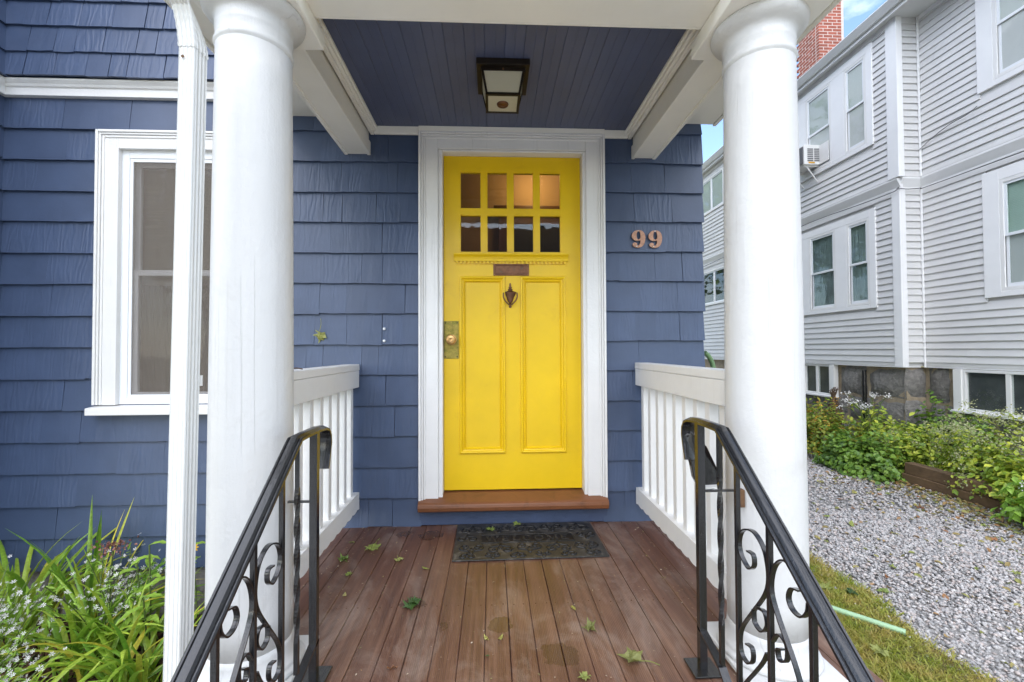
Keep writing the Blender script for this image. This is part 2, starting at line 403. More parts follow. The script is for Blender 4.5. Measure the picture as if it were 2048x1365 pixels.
def add_cracks(m):
    n, l = m.node_tree.nodes, m.node_tree.links
    p = n['Principled BSDF']
    f = noise(n, l, coords(n, l, False, (14, 14, 0.18)), 1.0, 2, 0.5)
    ridge = ramp(n, l, mathn(n, l, 'ABSOLUTE', mathn(n, l, 'SUBTRACT', f, 0.5)), [(0.0, 1.0), (0.006, 0.0)])
    sparse = ramp(n, l, noise(n, l, coords(n, l, False, (2, 2, 1.2)), 2.0, 3), [(0.5, 0.0), (0.6, 1.0)])
    chips = ramp(n, l, noise(n, l, coords(n, l), 70, 3, 0.6), [(0.74, 0.0), (0.77, 1.0)])
    k = mathn(n, l, 'MAXIMUM', mathn(n, l, 'MULTIPLY', ridge, sparse), mathn(n, l, 'MULTIPLY', chips, sparse))
    src = p.inputs['Base Color'].links[0].from_socket
    l.new(mixc(n, l, mathn(n, l, 'MULTIPLY', k, 0.22), src, (0.30, 0.28, 0.25)), p.inputs['Base Color'])
    prev = p.inputs['Normal'].links[0].from_socket
    l.new(bumpn(n, l, mathn(n, l, 'SUBTRACT', 1.0, k), 0.6, 0.002, prev), p.inputs['Normal'])
add_cracks(M['whitecol'])
add_cracks(M['white'])

def shade_material():
    m, n, l, p = nodes_of('woven_roller_shade')
    f = noise(n, l, coords(n, l, False, (3, 1, 130)), 1.5, 5, 0.7)
    g = noise(n, l, coords(n, l, False, (40, 1, 3)), 1.5, 3, 0.6)
    c = ramp(n, l, mathn(n, l, 'ADD', mathn(n, l, 'MULTIPLY', f, 0.7), mathn(n, l, 'MULTIPLY', g, 0.3)), [(0.35, (0.14, 0.108, 0.086)), (0.65, (0.32, 0.265, 0.222))])
    l.new(c, p.inputs['Base Color'])
    p.inputs['Roughness'].default_value = 0.85
    return m
M['shade'] = shade_material()

# ------------------------------------------------------------------ mesh helpers
class MB:
    def __init__(s):
        s.v, s.f = [], []
    def add(s, vs, fs):
        b = len(s.v)
        s.v += [tuple(p) for p in vs]
        s.f += [tuple(i + b for i in f) for f in fs]
        return s
    def box(s, x0, x1, y0, y1, z0, z1):
        return s.hexa([(x0, y0, z0), (x1, y0, z0), (x1, y1, z0), (x0, y1, z0), (x0, y0, z1), (x1, y0, z1), (x1, y1, z1), (x0, y1, z1)])
    def hexa(s, p):
        return s.add(p, [(3, 2, 1, 0), (4, 5, 6, 7), (0, 1, 5, 4), (1, 2, 6, 5), (2, 3, 7, 6), (3, 0, 4, 7)])
    def sweep(s, path, prof, side, closed=False, scale=None):
        """sweep closed 2D profile (a along side, b along normal) along a path lying in a plane whose normal is side"""
        P = [Vector(p) for p in path]; S = Vector(side).normalized(); n = len(P); k = len(prof)
        if abs(S.y) > 0.9 and P[-1].x > P[0].x:
            P.reverse()
        vs = []
        for i in range(n):
            a = P[(i - 1) % n] if (closed or i > 0) else P[i]
            b = P[(i + 1) % n] if (closed or i < n - 1) else P[i]
            T = (b - a).normalized(); N = S.cross(T)
            N = N.normalized() if N.length > 1e-6 else Vector((0, 0, 1))
            # mitre correction
            m = 1.0
            if 0 < i < n - 1:
                d = (P[i + 1] - P[i]).normalized()
                m = 1.0 / max(0.5, abs(d.dot(T)))
            sc = scale(i / (n - 1)) if scale else 1.0
            vs += [P[i] + S * (q[0] * sc) + N * (q[1] * m * sc) for q in prof]
        fs = []
        for i in range(n if closed else n - 1):
            j = (i + 1) % n
            for q in range(k):
                r_ = (q + 1) % k
                fs.append((i * k + q, i * k + r_, j * k + r_, j * k + q))
        if not closed:
            fs.append(tuple(reversed(range(k)))); fs.append(tuple((n - 1) * k + q for q in range(k)))
        return s.add(vs, fs)
    def tube(s, path, r, seg=8, taper=None):
        P = [Vector(p) for p in path]; n = len(P); vs = []
        ref = Vector((0.31, 0.17, 0.93)); U = None
        for i in range(n):
            T = (P[min(i + 1, n - 1)] - P[max(i - 1, 0)]).normalized()
            if U is None:
                U = (ref - T * ref.dot(T)).normalized()
            else:
                U = (U - T * U.dot(T)).normalized()
            W = T.cross(U)
            rr_ = r * (taper(i / (n - 1)) if taper else 1.0)
            for q in range(seg):
                a = 2 * math.pi * q / seg
                vs.append(P[i] + U * (rr_ * math.cos(a)) + W * (rr_ * math.sin(a)))
        fs = []
        for i in range(n - 1):
            for q in range(seg):
                t = (q + 1) % seg
                fs.append((i * seg + q, i * seg + t, (i + 1) * seg + t, (i + 1) * seg + q))
        fs.append(tuple(reversed(range(seg)))); fs.append(tuple((n - 1) * seg + q for q in range(seg)))
        return s.add(vs, fs)
    def lathe(s, prof, seg=40, c=(0, 0, 0), axis='z', sy=1.0):
        k = len(prof); vs = []
        for i in range(seg):
            a = 2 * math.pi * i / seg
            for (r_, h) in prof:
                x, y = r_ * math.cos(a), r_ * math.sin(a) * sy
                if axis == 'z':
                    vs.append((c[0] + x, c[1] + y, c[2] + h))
                else:                      # axis along -y (toward the viewer)
                    vs.append((c[0] + x, c[1] - h, c[2] + y))
        fs = []
        for i in range(seg):
            j = (i + 1) % seg
            for q in range(k - 1):
                f = (i * k + q, j * k + q, j * k + q + 1, i * k + q + 1)
                fs.append(f if axis == 'z' else tuple(reversed(f)))
        fs.append(tuple(i * k + k - 1 for i in range(seg)))
        fs.append(tuple(reversed([i * k for i in range(seg)])))
        return s.add(vs, fs)
    def prism(s, poly, y0, y1):
        """polygon in x,z extruded from y0 to y1"""
        n = len(poly)
        vs = [(a, y0, b) for a, b in poly] + [(a, y1, b) for a, b in poly]
        fs = [tuple(range(n)), tuple(reversed(range(n, 2 * n)))]
        for i in range(n):
            j = (i + 1) % n
            fs.append((j, i, n + i, n + j))
        return s.add(vs, fs)

def link(o, parent=None):
    col.objects.link(o)
    if parent is not None:
        o.parent = parent
        o.matrix_parent_inverse = Matrix.Translation(-parent.location)
    return o

def build(name, mb, mat, parent=None, smooth=False, bevel=0.0, seg=2):
    me = bpy.data.meshes.new(name)
    me.from_pydata(mb.v, [], mb.f)
    me.update()
    if mat is not None:
        me.materials.append(M[mat] if isinstance(mat, str) else mat)
    if smooth:
        me.shade_smooth()
        if smooth == 'auto':
            me.set_sharp_from_angle(angle=R(38))
    o = bpy.data.objects.new(name, me)
    link(o, parent)
    if bevel:
        b = o.modifiers.new('bevel', 'BEVEL')
        b.width, b.segments, b.limit_method, b.angle_limit = bevel, seg, 'ANGLE', R(35)
    return o

def place(name, mesh, loc, parent, rot=None):
    o = bpy.data.objects.new(name, mesh)
    link(o, parent)
    o.location = loc
    if rot is not None:
        o.rotation_euler = rot
    return o

def tag(o, label=None, cat=None, group=None, kind=None):
    for k, v in (('label', label), ('category', cat), ('group', group), ('kind', kind)):
        if v:
            o[k] = v
    return o

def root(name, loc, label, cat, group=None):
    o = bpy.data.objects.new(name, None)
    o.empty_display_size = 0.1
    o.location = loc
    col.objects.link(o)
    return tag(o, label, cat, group)

def bx(*a):
    return MB().box(*a)

def cat_rom(pts, n=8, closed=False):
    P = [Vector(p) for p in pts]; out_ = []
    m = len(P)
    for i in range(m if closed else m - 1):
        g = lambda k: P[k % m] if closed else P[max(0, min(m - 1, k))]
        p0, p1, p2, p3 = g(i - 1), g(i), g(i + 1), g(i + 2)
        for t in range(n):
            u = t / n
            out_.append(0.5 * ((2 * p1) + (-p0 + p2) * u + (2 * p0 - 5 * p1 + 4 * p2 - p3) * u * u + (-p0 + 3 * p1 - 3 * p2 + p3) * u ** 3))
    if not closed:
        out_.append(P[-1])
    return out_

def mesh_np(name, V, F, mat, parent=None, smooth=False):
    """V (n,3), F (m,k) numpy arrays"""
    me = bpy.data.meshes.new(name)
    k = F.shape[1]
    me.vertices.add(len(V)); me.vertices.foreach_set('co', np.asarray(V, np.float32).ravel())
    me.loops.add(F.size); me.loops.foreach_set('vertex_index', F.ravel().astype(np.int32))
    me.polygons.add(len(F))
    me.polygons.foreach_set('loop_start', (np.arange(len(F)) * k).astype(np.int32))
    me.update(calc_edges=True)
    me.materials.append(M[mat])
    if smooth:
        me.shade_smooth()
    o = bpy.data.objects.new(name, me)
    link(o, parent)
    if parent is not None:
        o['kind'] = 'stuff'
    return o

# ================================================================== GROUND
GZ = -0.60
g_ = MB().add([(-150, -150, -0.66), (150, -150, -0.66), (150, 150, -0.66), (-150, 150, -0.66)], [(0, 1, 2, 3)])
tag(build('ground', g_, 'lawn'), kind='structure')

def patch(name, x0, x1, y0, y1, z, mat, n=40, amp=0.015, edge=None):
    rng = np.random.default_rng(len(name))
    xs, ys = np.linspace(x0, x1, n), np.linspace(y0, y1, n)
    V = []
    for j, y in enumerate(ys):
        for i, x in enumerate(xs):
            xx = x
            if edge:
                xx = edge(x, y, i, n)
            V.append((xx, y, z + amp * (math.sin(x * 3.1 + y * 1.7) + math.sin(y * 2.3 - x * 1.3)) * 0.5))
    V = np.array(V)
    F = np.array([(j * n + i, j * n + i + 1, (j + 1) * n + i + 1, (j + 1) * n + i) for j in range(n - 1) for i in range(n - 1)])
    return mesh_np(name, V, F, mat, smooth=True)

def drive_edge(y):
    return 2.5 + 0.05 * math.sin(y * 2.9) + 0.03 * math.sin(y * 7.3 + 1)

tag(patch('lawn', 1.05, 2.75, -4.0, 9.0, GZ + 0.012, 'lawn', 90, 0.012, edge=lambda x, y, i, n: 1.05 + (drive_edge(y) + 0.01 - 1.05) * i / (n - 1)), kind='structure')
tag(patch('gravel_drive', 2.35, 5.3, -4.0, 16.0, GZ, 'gravelbase', 60, 0.01), kind='structure')
tag(patch('garden_bed', -4.0, -1.0, -3.0, -0.0, -0.53, 'soil', 40, 0.03), kind='structure')
tag(patch('planting_bed', 5.2, 6.6, 0.0, 2.6, -0.42, 'soil', 30, 0.03), kind='structure')
tag(patch('planting_bed', 5.0, 6.6, 2.5, 12.0, -0.585, 'soil', 40, 0.03), kind='structure')
tag(build('front_path', bx(-2.6, 2.4, -5.0, -2.2, -0.665, -0.6), 'concrete'), kind='structure')  # unseen pale paving, widened to bounce light up under the porch
tag(build('pavement', bx(-40, 40, -7.2, -5.001, -0.67, -0.58), 'concrete'), kind='structure')  # unseen pale strip, added so the ground throws more light at the porch
tag(build('road', bx(-40, 40, -15.0, -7.21, -0.69, -0.65), 'asphalt'), kind='structure')

# crushed stone over the drive
rng = np.random.default_rng(11)
def stones(n, x0, x1, y0, y1, smin, smax):
    base = np.array([(1, 0, 0), (-1, 0, 0), (0, 1, 0), (0, -1, 0), (0, 0, 1), (0, 0, -1)], float)
    tri = np.array([(0, 2, 4), (2, 1, 4), (1, 3, 4), (3, 0, 4), (2, 0, 5), (1, 2, 5), (3, 1, 5), (0, 3, 5)])
    c = np.stack([rng.uniform(x0, x1, n), rng.uniform(y0, y1, n), np.full(n, GZ)], 1)
    e = np.array([drive_edge(y) for y in c[:, 1]])
    ok = (c[:, 0] > e - 0.03 - rng.exponential(0.04, n)) & (c[:, 0] < 5.2)
    c = c[ok]; n = len(c)
    s = rng.uniform(smin, smax, n)[:, None, None]
    V = base[None] * (1 + rng.uniform(-0.35, 0.35, (n, 6, 3))) + rng.uniform(-0.25, 0.25, (n, 6, 3))
    V[:, :, 2] *= 0.65
    a = rng.uniform(0, 6.28, n); ca, sa = np.cos(a)[:, None], np.sin(a)[:, None]
    x = V[:, :, 0] * ca - V[:, :, 1] * sa; y = V[:, :, 0] * sa + V[:, :, 1] * ca
    V = np.stack([x, y, V[:, :, 2]], 2) * s
    c[:, 2] += rng.uniform(0.0, 0.018, n)
    V = V + c[:, None, :]
    F = tri[None] + (np.arange(n) * 6)[:, None, None]
    return V.reshape(-1, 3), F.reshape(-1, 3)
parts_ = [stones(26000, 2.3, 4.3, -1.4, 1.6, 0.007, 0.018), stones(9000, 2.5, 5.3, 0.6, 3.2, 0.012, 0.022), stones(9000, 2.4, 5.3, 2.6, 6.5, 0.016, 0.03), stones(5000, 3.4, 5.3, -1.0, 1.4, 0.011, 0.02)]
V_, F_, b_ = [], [], 0
for v, f in parts_:
    V_.append(v); F_.append(f + b_); b_ += len(v)
tag(mesh_np('gravel', np.concatenate(V_), np.concatenate(F_), 'gravel'), 'loose grey and pinkish crushed stone covering the driveway', 'gravel', kind='stuff')

# short mossy grass beside the drive
def blades(n, x0, x1, y0, y1, z, h0, h1, keep):
    x, y = rng.uniform(x0, x1, n), rng.uniform(y0, y1, n)
    k = keep(x, y); x, y = x[k], y[k]; n = len(x)
    h = rng.uniform(h0, h1, n); a = rng.uniform(0, 6.28, n); w = rng.uniform(0.003, 0.008, n)
    lean = rng.normal(0, 0.9, (n, 2)) * h[:, None]
    b0 = np.stack([x - w * np.cos(a), y - w * np.sin(a), np.full(n, z)], 1)
    b1 = np.stack([x + w * np.cos(a), y + w * np.sin(a), np.full(n, z)], 1)
    t = np.stack([x + lean[:, 0], y + lean[:, 1], z + h], 1)
    return np.stack([b0, b1, t], 1).reshape(-1, 3), np.arange(n * 3).reshape(-1, 3)
ed = np.vectorize(drive_edge)
v, f = blades(120000, 1.4, 2.75, -1.3, 1.6, GZ + 0.005, 0.014, 0.045, lambda x, y: x < ed(y) + rng.normal(0, 0.03, len(x)) + 0.01)
tag(mesh_np('grass', v, f, 'grass'), 'short mossy yellow green grass along the gravel edge', 'grass', kind='stuff')

# bark chips on the left bed
def chips(n, x0, x1, y0, y1, z):
    c = np.stack([rng.uniform(x0, x1, n), rng.uniform(y0, y1, n), z + rng.uniform(0.0, 0.05, n)], 1)
    a = rng.uniform(0, 6.28, n); t = rng.uniform(-0.5, 0.5, n); L = rng.uniform(0.012, 0.04, n); w = rng.uniform(0.004, 0.009, n)
    dx = np.stack([np.cos(a) * L, np.sin(a) * L, t * L], 1); dy = np.stack([-np.sin(a) * w, np.cos(a) * w, rng.uniform(-0.006, 0.006, n)], 1)
    V = np.stack([c - dx - dy, c + dx - dy, c + dx + dy, c - dx + dy], 1)
    return V.reshape(-1, 3), np.arange(n * 4).reshape(-1, 4)
v, f = chips(9000, -3.0, -1.0, -2.2, -0.02, -0.54)
tag(mesh_np('mulch', v, f, 'mulch'), 'brown bark mulch over the garden bed at left', 'mulch', kind='stuff')

# ================================================================== BLUE HOUSE
house = root('blue_house', (-0.8, 0.5, -0.6), 'blue shingled house with white trim and a yellow front door', 'house')
WX0, WX1 = -2.945, 1.365
w = MB()
for a in ((WX0 - 0.2, -2.22, -0.2, 2.62), (-2.22, -1.46, -0.2, 0.82), (-2.22, -1.46, 2.28, 2.62), (-1.46, -0.33, -0.2, 2.62), (-0.33, 0.60, 2.36, 2.62), (0.60, WX1 - 0.01, -0.2, 2.62)):
    w.box(a[0], a[1], 0.004, 0.10, a[2], a[3])
w.box(WX0 - 0.2, WX1 - 0.01, 0.02, 0.10, 2.621, 6.0)
w.box(WX1 - 0.10, WX1 - 0.011, 0.101, 5.0, -0.2, 6.0)
w.box(-0.32, 0.595, 0.004, 0.10, -0.2, 0.10)
wall = build('wall', w, 'bluewood', house)
build('side_wall', MB().box(-8.0, WX0 - 0.21, 0.02, 0.10, -0.6, 6.0).box(-8.0, WX1 - 0.101, 8.9, 9.0, -0.6, 6.0).box(WX1 - 0.10, WX1 - 0.011, 5.001, 9.0, -0.6, 6.0), 'bluewood', house)
build('roof', MB().hexa([(-8.3, -0.35, 5.95), (1.65, -0.35, 5.95), (1.65, 4.5, 9.0), (-8.3, 4.5, 9.0), (-8.3, -0.35, 6.05), (1.65, -0.35, 6.05), (1.65, 4.5, 9.15), (-8.3, 4.5, 9.15)]).hexa([(-8.3, 4.501, 9.0), (1.65, 4.501, 9.0), (1.65, 9.35, 5.95), (-8.3, 9.35, 5.95), (-8.3, 4.501, 9.15), (1.65, 4.501, 9.15), (1.65, 9.35, 6.05), (-8.3, 9.35, 6.05)]), 'roof', house)
build('gable', MB().add([(WX1 - 0.02, 0.1, 6.0), (WX1 - 0.02, 8.9, 6.0), (WX1 - 0.02, 4.5, 8.9), (WX1 - 0.08, 0.1, 6.0), (WX1 - 0.08, 8.9, 6.0), (WX1 - 0.08, 4.5, 8.9)], [(0, 1, 2), (5, 4, 3), (0, 3, 4, 1), (1, 4, 5, 2), (2, 5, 3, 0)]), 'bluewood', house)
# return wall at the left corner
rw = build('return_wall', bx(WX0 - 0.12, WX0 - 0.004, -0.9, 0.003, -0.2, 6.0), 'bluewood', house)

EXPO = 0.1895
def shingle(x0, x1, zb, ztop, yb, yt, parent, th=0.015, axis='x', jag=0.0034):
    """tapered shingle; butt at zb (front at yb), top at ztop (front at yt)"""
    n = 5
    xs = [x0 + (x1 - x0) * i / (n - 1) for i in range(n)]
    xs[0] += random.uniform(-.001, .001)
    skew = random.uniform(-0.003, 0.003)
    dz = random.uniform(-jag, jag)
    V, F = [], []
    for i, x in enumerate(xs):
        z = zb + dz + random.uniform(-jag, jag) * 0.5
        yy = yb + random.uniform(-0.0012, 0.0012)
        xt = x + skew
        V += [(x, yy, z), (x, yy + th, z), (xt, yt, ztop), (xt, yt + 0.003, ztop)]
    for i in range(n - 1):
        a, b = i * 4, i * 4 + 4
        F += [(a, b, b + 2, a + 2), (a + 1, b + 1, b, a), (a + 2, b + 2, b + 3, a + 3)]
    F += [(0, 2, 3, 1), ((n - 1) * 4 + 1, (n - 1) * 4 + 3, (n - 1) * 4 + 2, (n - 1) * 4)]
    if axis == 'y':                           # on the return wall, facing +x
        V = [(WX0 - 0.004 - v[1], v[0], v[2]) for v in V]
    me = bpy.data.meshes.new('shingle')
    me.from_pydata(V, [], F)
    me.materials.append(M['shingle'])
    o = bpy.data.objects.new('shingle', me)
    link(o, parent)

def course(segs, zb, ztop, yb, yt, parent, wmin, wmax, axis='x', gapmax=0.0035, gaps=None):
    for (a, b) in segs:
        x = a
        while x < b - 0.002:
            ww = random.uniform(wmin, wmax)
            x1 = min(b, x + ww)
            if b - x1 < 0.07:
                x1 = b
            gap = random.choice(gaps or (0.0002, 0.0002, 0.0004, 0.0010, gapmax))
            shingle(x, x1 - gap, zb, ztop, yb, yt, parent, axis=axis)
            x = x1

for k in range(15):
    zb = -0.216 + EXPO * k
    zt = min(zb + EXPO + 0.03, 2.64)
    # left field, round the window
    if zb < -0.05:
        segs = [(WX0, -1.26)]
    elif 0.70 < zb + EXPO and zb < 2.40 and zb + 0.02 > 0.62:
        segs = [(WX0, -2.37), (-1.30, -1.26)]
    else:
        segs = [(WX0, -1.26)]
    course(segs, zb, zt, -0.025, -0.003, wall, 0.16, 0.52, gapmax=0.0015)
    # between porch corner and door
    z2 = zb + 0.012
    if z2 > -0.05 and z2 < 2.47:
        course([(-1.26, -0.44)], max(z2, 0.001), min(z2 + EXPO + 0.03, 2.60), -0.025, -0.003, wall, 0.10, 0.27)
    z3 = zb + 0.030
    if z3 > -0.20 and z3 < 2.53:
        if z3 < 0:
            course([(1.16, WX1)], z3, z3 + EXPO + 0.03, -0.025, -0.003, wall, 0.1, 0.22)
            z3b = 0.001
            course([(0.70, 1.16)], z3b, z3 + EXPO + 0.03, -0.025, -0.003, wall, 0.12, 0.25)
        else:
            course([(0.70, WX1 + random.uniform(-0.003, 0.003))], z3, min(z3 + EXPO + 0.03, 2.565), -0.025, -0.003, wall, 0.11, 0.26)
    course([(-0.28, 0.002)], zb + 0.004, zt, -0.018, -0.003, rw, 0.13, 0.2, axis='y')
# flared upper courses
for k, zb in enumerate((2.722, 2.877, 3.045, 3.21, 3.375, 3.54, 3.705)):
    yb = -0.088 + 0.015 * k
    course([(WX0, -0.93)], zb, zb + 0.19, yb, yb + 0.034, wall, 0.10, 0.22, gapmax=0.006, gaps=(0.0006, 0.003, 0.004, 0.006))
    course([(-0.28, 0.002)], zb, zb + 0.19, yb, yb + 0.034, rw, 0.1, 0.2, axis='y')
# belt moulding
bm = MB()
for x0, x1 in ((WX0, -0.93),):
    bm.sweep([(x0, 0, 2.63), (x1, 0, 2.63)], [(0.002, 0), (-0.034, 0), (-0.034, 0.045), (-0.044, 0.050), (-0.050, 0.062), (-0.066, 0.078), (-0.066, 0.088), (0.002, 0.088)], (0, 1, 0))
build('belt_moulding', bm, 'white', house, bevel=0.002)
bm = MB().sweep([(WX0 - 0.002, -0.9, 2.63), (WX0 - 0.002, -0.03, 2.63)], [(0.0, 0), (0.034, 0), (0.034, 0.045), (0.050, 0.062), (0.062, 0.078), (0.062, 0.088), (0.0, 0.088)], (1, 0, 0))
build('belt_moulding', bm, 'white', house, bevel=0.002)
# stone footing under the shingles
ft = build('foundation', bx(WX0 - 0.1, -0.98, 0.03, 0.30, -0.8, -0.205), 'mortar', house)
x = WX0
while x < -1.0:
    ww = random.uniform(0.3, 0.55)
    s_ = MB().hexa([(x + .01, 0.0 + random.uniform(-.01, .01), -0.62), (x + ww - .01, random.uniform(-.01, .01), -0.62), (x + ww - .01, 0.2, -0.62), (x + .01, 0.2, -0.62), (x + .015, 0.008, -0.235), (x + ww - .02, 0.006, -0.232), (x + ww - .02, 0.2, -0.23), (x + .015, 0.2, -0.23)])
    build('stone', s_, 'stone', ft, bevel=0.012)
    x += ww
# white plugs where something was taken down
for z in (1.218, 1.143):
    build('wall_plug', MB().lathe([(0.0085, -0.012), (0.0085, 0.014), (0.006, 0.018), (0.001, 0.019)], 14, (-0.667, -0.012, z), 'y'), 'vinyl', house, smooth='auto')

def screen_mat():
    m, n, l, p = nodes_of('insect_screen_mesh')
    o_ = n['Material Output']
    p.inputs['Base Color'].default_value = (0.22, 0.185, 0.155, 1); p.inputs['Roughness'].default_value = 0.7
    tr_ = n.new('ShaderNodeBsdfTransparent')
    ms_ = n.new('ShaderNodeMixShader')
    l.new(mathn(n, l, 'ADD', 0.20, mathn(n, l, 'MULTIPLY', noise(n, l, coords(n, l, False, (3, 1, 110)), 2, 5, 0.75), 0.30)), ms_.inputs[0])
    l.new(tr_.outputs[0], ms_.inputs[1]); l.new(p.outputs[0], ms_.inputs[2])
    l.new(ms_.outputs[0], o_.inputs['Surface'])
    return m
# ---- left window
win = root('window', (-1.85, 0, 0.7), None, None)
del_keys = [k for k in win.keys()]
link_parent = win
win.parent = house
win.matrix_parent_inverse = Matrix.Translation(-house.location)
def frame_rect(x0, x1, z0, z1, wl, wr, wt, wb, y0, y1):
    m = MB()
    if wl: m.box(x0, x0 + wl, y0, y1, z0, z1)
    if wr: m.box(x1 - wr, x1, y0, y1, z0, z1)
    if wt: m.box(x0 + wl, x1 - wr, y0, y1, z1 - wt, z1)
    if wb: m.box(x0 + wl, x1 - wr, y0, y1, z0, z0 + wb)
    return m
cx0, cx1, cz0, cz1 = -2.378, -1.285, 0.764, 2.424
c = frame_rect(cx0 + 0.001, cx1 - 0.001, cz0, cz1 - 0.001, 0.122, 0.157, 0.108, 0, -0.034, 0.003)
build('casing', c, 'white', win, bevel=0.003)
# moulded backband: three steps
for i, (o_, w_, yy) in enumerate(((0.0, 0.016, -0.052), (0.017, 0.012, -0.046), (0.031, 0.014, -0.040))):
    c = frame_rect(cx0 + o_ - 0.001, cx1 - o_ + 0.001, cz0 + 0.002, cz1 - o_, w_, w_, w_, 0, yy, -0.0335)
    build('backband', c, 'white', win, bevel=0.004, seg=3)
build('sill', MB().hexa([(-2.385, -0.088, 0.709), (-1.243, -0.088, 0.709), (-1.243, 0.03, 0.715), (-2.385, 0.03, 0.715), (-2.385, -0.088, 0.752), (-1.243, -0.088, 0.752), (-1.243, 0.03, 0.7635), (-2.385, 0.03, 0.7635)]), 'white', win, bevel=0.004)
build('jamb', frame_rect(-2.262, -1.438, 0.764, 2.322, 0.004, 0.004, 0.004, 0, -0.030, 0.10), 'white', win)
build('vinyl_frame', frame_rect(-2.257, -1.443, 0.765, 2.317, 0.045, 0.045, 0.05, 0.04, -0.006, 0.09), 'vinyl', win, bevel=0.003)
fr = frame_rect(-2.211, -1.489, 0.80, 2.266, 0.018, 0.018, 0.02, 0.022, -0.002, 0.008)
scr = build('screen_frame', fr, 'vinyl', win, bevel=0.002)
build('insect_screen', bx(-2.194, -1.506, 0.0025, 0.0032, 0.821, 2.247), screen_mat(), scr)
for nm, z0, z1, y in (('upper_sash', 1.55, 2.265, 0.040), ('lower_sash', 0.80, 1.585, 0.015)):
    sg = build(nm, frame_rect(-2.210, -1.490, z0, z1, 0.03 if nm[0] == 'u' else 0.042, 0.03 if nm[0] == 'u' else 0.042, 0.035, 0.035, y, y + 0.024), 'vinyl', win, bevel=0.002)
    build('pane', bx(-2.185, -1.515, y + 0.010, y + 0.014, z0 + 0.02, z1 - 0.02), 'glass', sg)
build('roller_shade', bx(-2.20, -1.50, 0.085, 0.088, 1.50, 2.27), 'shade', win)
build('window_room', MB().add([(-2.25, 0.12, 0.78), (-1.45, 0.12, 0.78), (-1.45, 0.12, 2.3), (-2.25, 0.12, 2.3)], [(0, 1, 2, 3)]), 'dimcurtain', win)  # one dark sheet painted in place of the unlit room

# ---- hall behind the door
hl = MB()
hl.box(-1.1, 1.25, 1.5, 1.56, 0.0, 2.9); hl.box(-1.16, -1.1, 0.11, 1.56, 0.0, 2.9); hl.box(1.25, 1.262, 0.11, 1.56, 0.0, 2.9); hl.box(-1.1, 1.25, 0.11, 1.5, 2.84, 2.9)
build('hall_wall', hl, 'tan', house)
build('hall_floor', bx(-1.1, 1.25, 0.11, 1.5, 0.0, 0.19), 'darkwood', house)
idr = build('inner_door', bx(0.16, 0.80, 1.46, 1.495, 0.19, 2.30), 'dark', house)
build('inner_door_casing', frame_rect(0.07, 0.90, 0.19, 2.40, 0.10, 0.10, 0.10, 0, 1.44, 1.499), 'darkwood', idr)
build('head_moulding', bx(0.02, 0.96, 1.40, 1.499, 2.401, 2.47), 'darkwood', idr, bevel=0.01)
lp = bpy.data.lights.new('hall_lamp', 'POINT'); lp.energy = 2.6; lp.color = (1.0, 0.62, 0.25); lp.shadow_soft_size = 0.08
lo = bpy.data.objects.new('hall_lamp', lp); col.objects.link(lo); lo.location = (0.42, 1.2, 2.66); lo.parent = house; lo.matrix_parent_inverse = Matrix.Translation(-house.location)

# ---- door casing, jamb, threshold
DX0, DX1 = -0.452, 0.717
cas = build('door_casing', frame_rect(DX0 + 0.001, DX1 - 0.001, 0.158, 2.449, 0.117, 0.117, 0.10, 0, -0.032, 0.003), 'white', house, bevel=0.003)
for i, (o_, w_, yy) in enumerate(((0.0, 0.015, -0.052), (0.016, 0.012, -0.046), (0.029, 0.013, -0.039))):
    build('backband', frame_rect(DX0 + o_ - 0.001, DX1 - o_ + 0.001, 0.159, 2.450 - o_, w_, w_, w_, 0, yy, -0.0315), 'white', cas, bevel=0.004, seg=3)
build('jamb', frame_rect(-0.334, 0.602, 0.160, 2.3475, 0.026, 0.024, 0.012, 0, -0.020, 0.12), 'white', cas, bevel=0.003)
th = MB().sweep([(-0.452, 0, 0), (0.716, 0, 0)], [(-0.085, 0.108), (-0.072, 0.100), (0.002, 0.100), (0.002, 0.112), (0.12, 0.112), (0.12, 0.190), (0.02, 0.186), (-0.072, 0.158), (-0.086, 0.148), (-0.090, 0.130)], (0, 1, 0))
build('threshold', th, 'sillwood', house, bevel=0.003)
build('kick_board', bx(-0.452, 0.722, -0.022, 0.003, 0.004, 0.099), 'bluewood', house, bevel=0.003)

# ---- door leaf
Y = 0.045
LX0, LX1, LZ0, LZ1 = -0.306, 0.576, 0.196, 2.334
PX = [(-0.203, -0.066), (-0.031, 0.104), (0.139, 0.274), (0.309, 0.449)]
PZ = [(1.712, 1.956), (1.994, 2.236)]
PN = [(-0.170, 0.050), (0.220, 0.440)]          # raised fields
pz0, pz1 = 0.462, 1.520
d = MB()
d.box(LX0, PX[0][0], Y, Y + 0.045, LZ0, LZ1)
d.box(PX[3][1], LX1, Y, Y + 0.045, LZ0, LZ1)
xa, xb = PX[0][0], PX[3][1]
d.box(xa, xb, Y, Y + 0.045, PZ[1][1], LZ1)
d.box(xa, xb, Y, Y + 0.045, PZ[0][1], PZ[1][0])
d.box(xa, xb, Y, Y + 0.045, pz1 + 0.03, PZ[0][0])
d.box(xa, xb, Y, Y + 0.045, LZ0, pz0 - 0.03)
for (z0, z1) in PZ:
    for i in range(3):
        d.box(PX[i][1], PX[i + 1][0], Y + 0.001, Y + 0.044, z0, z1)
d.box(PN[0][1] + 0.033, PN[1][0] - 0.033, Y, Y + 0.045, pz0 - 0.03, pz1 + 0.03)
door = build('door', d, 'yellow', house)
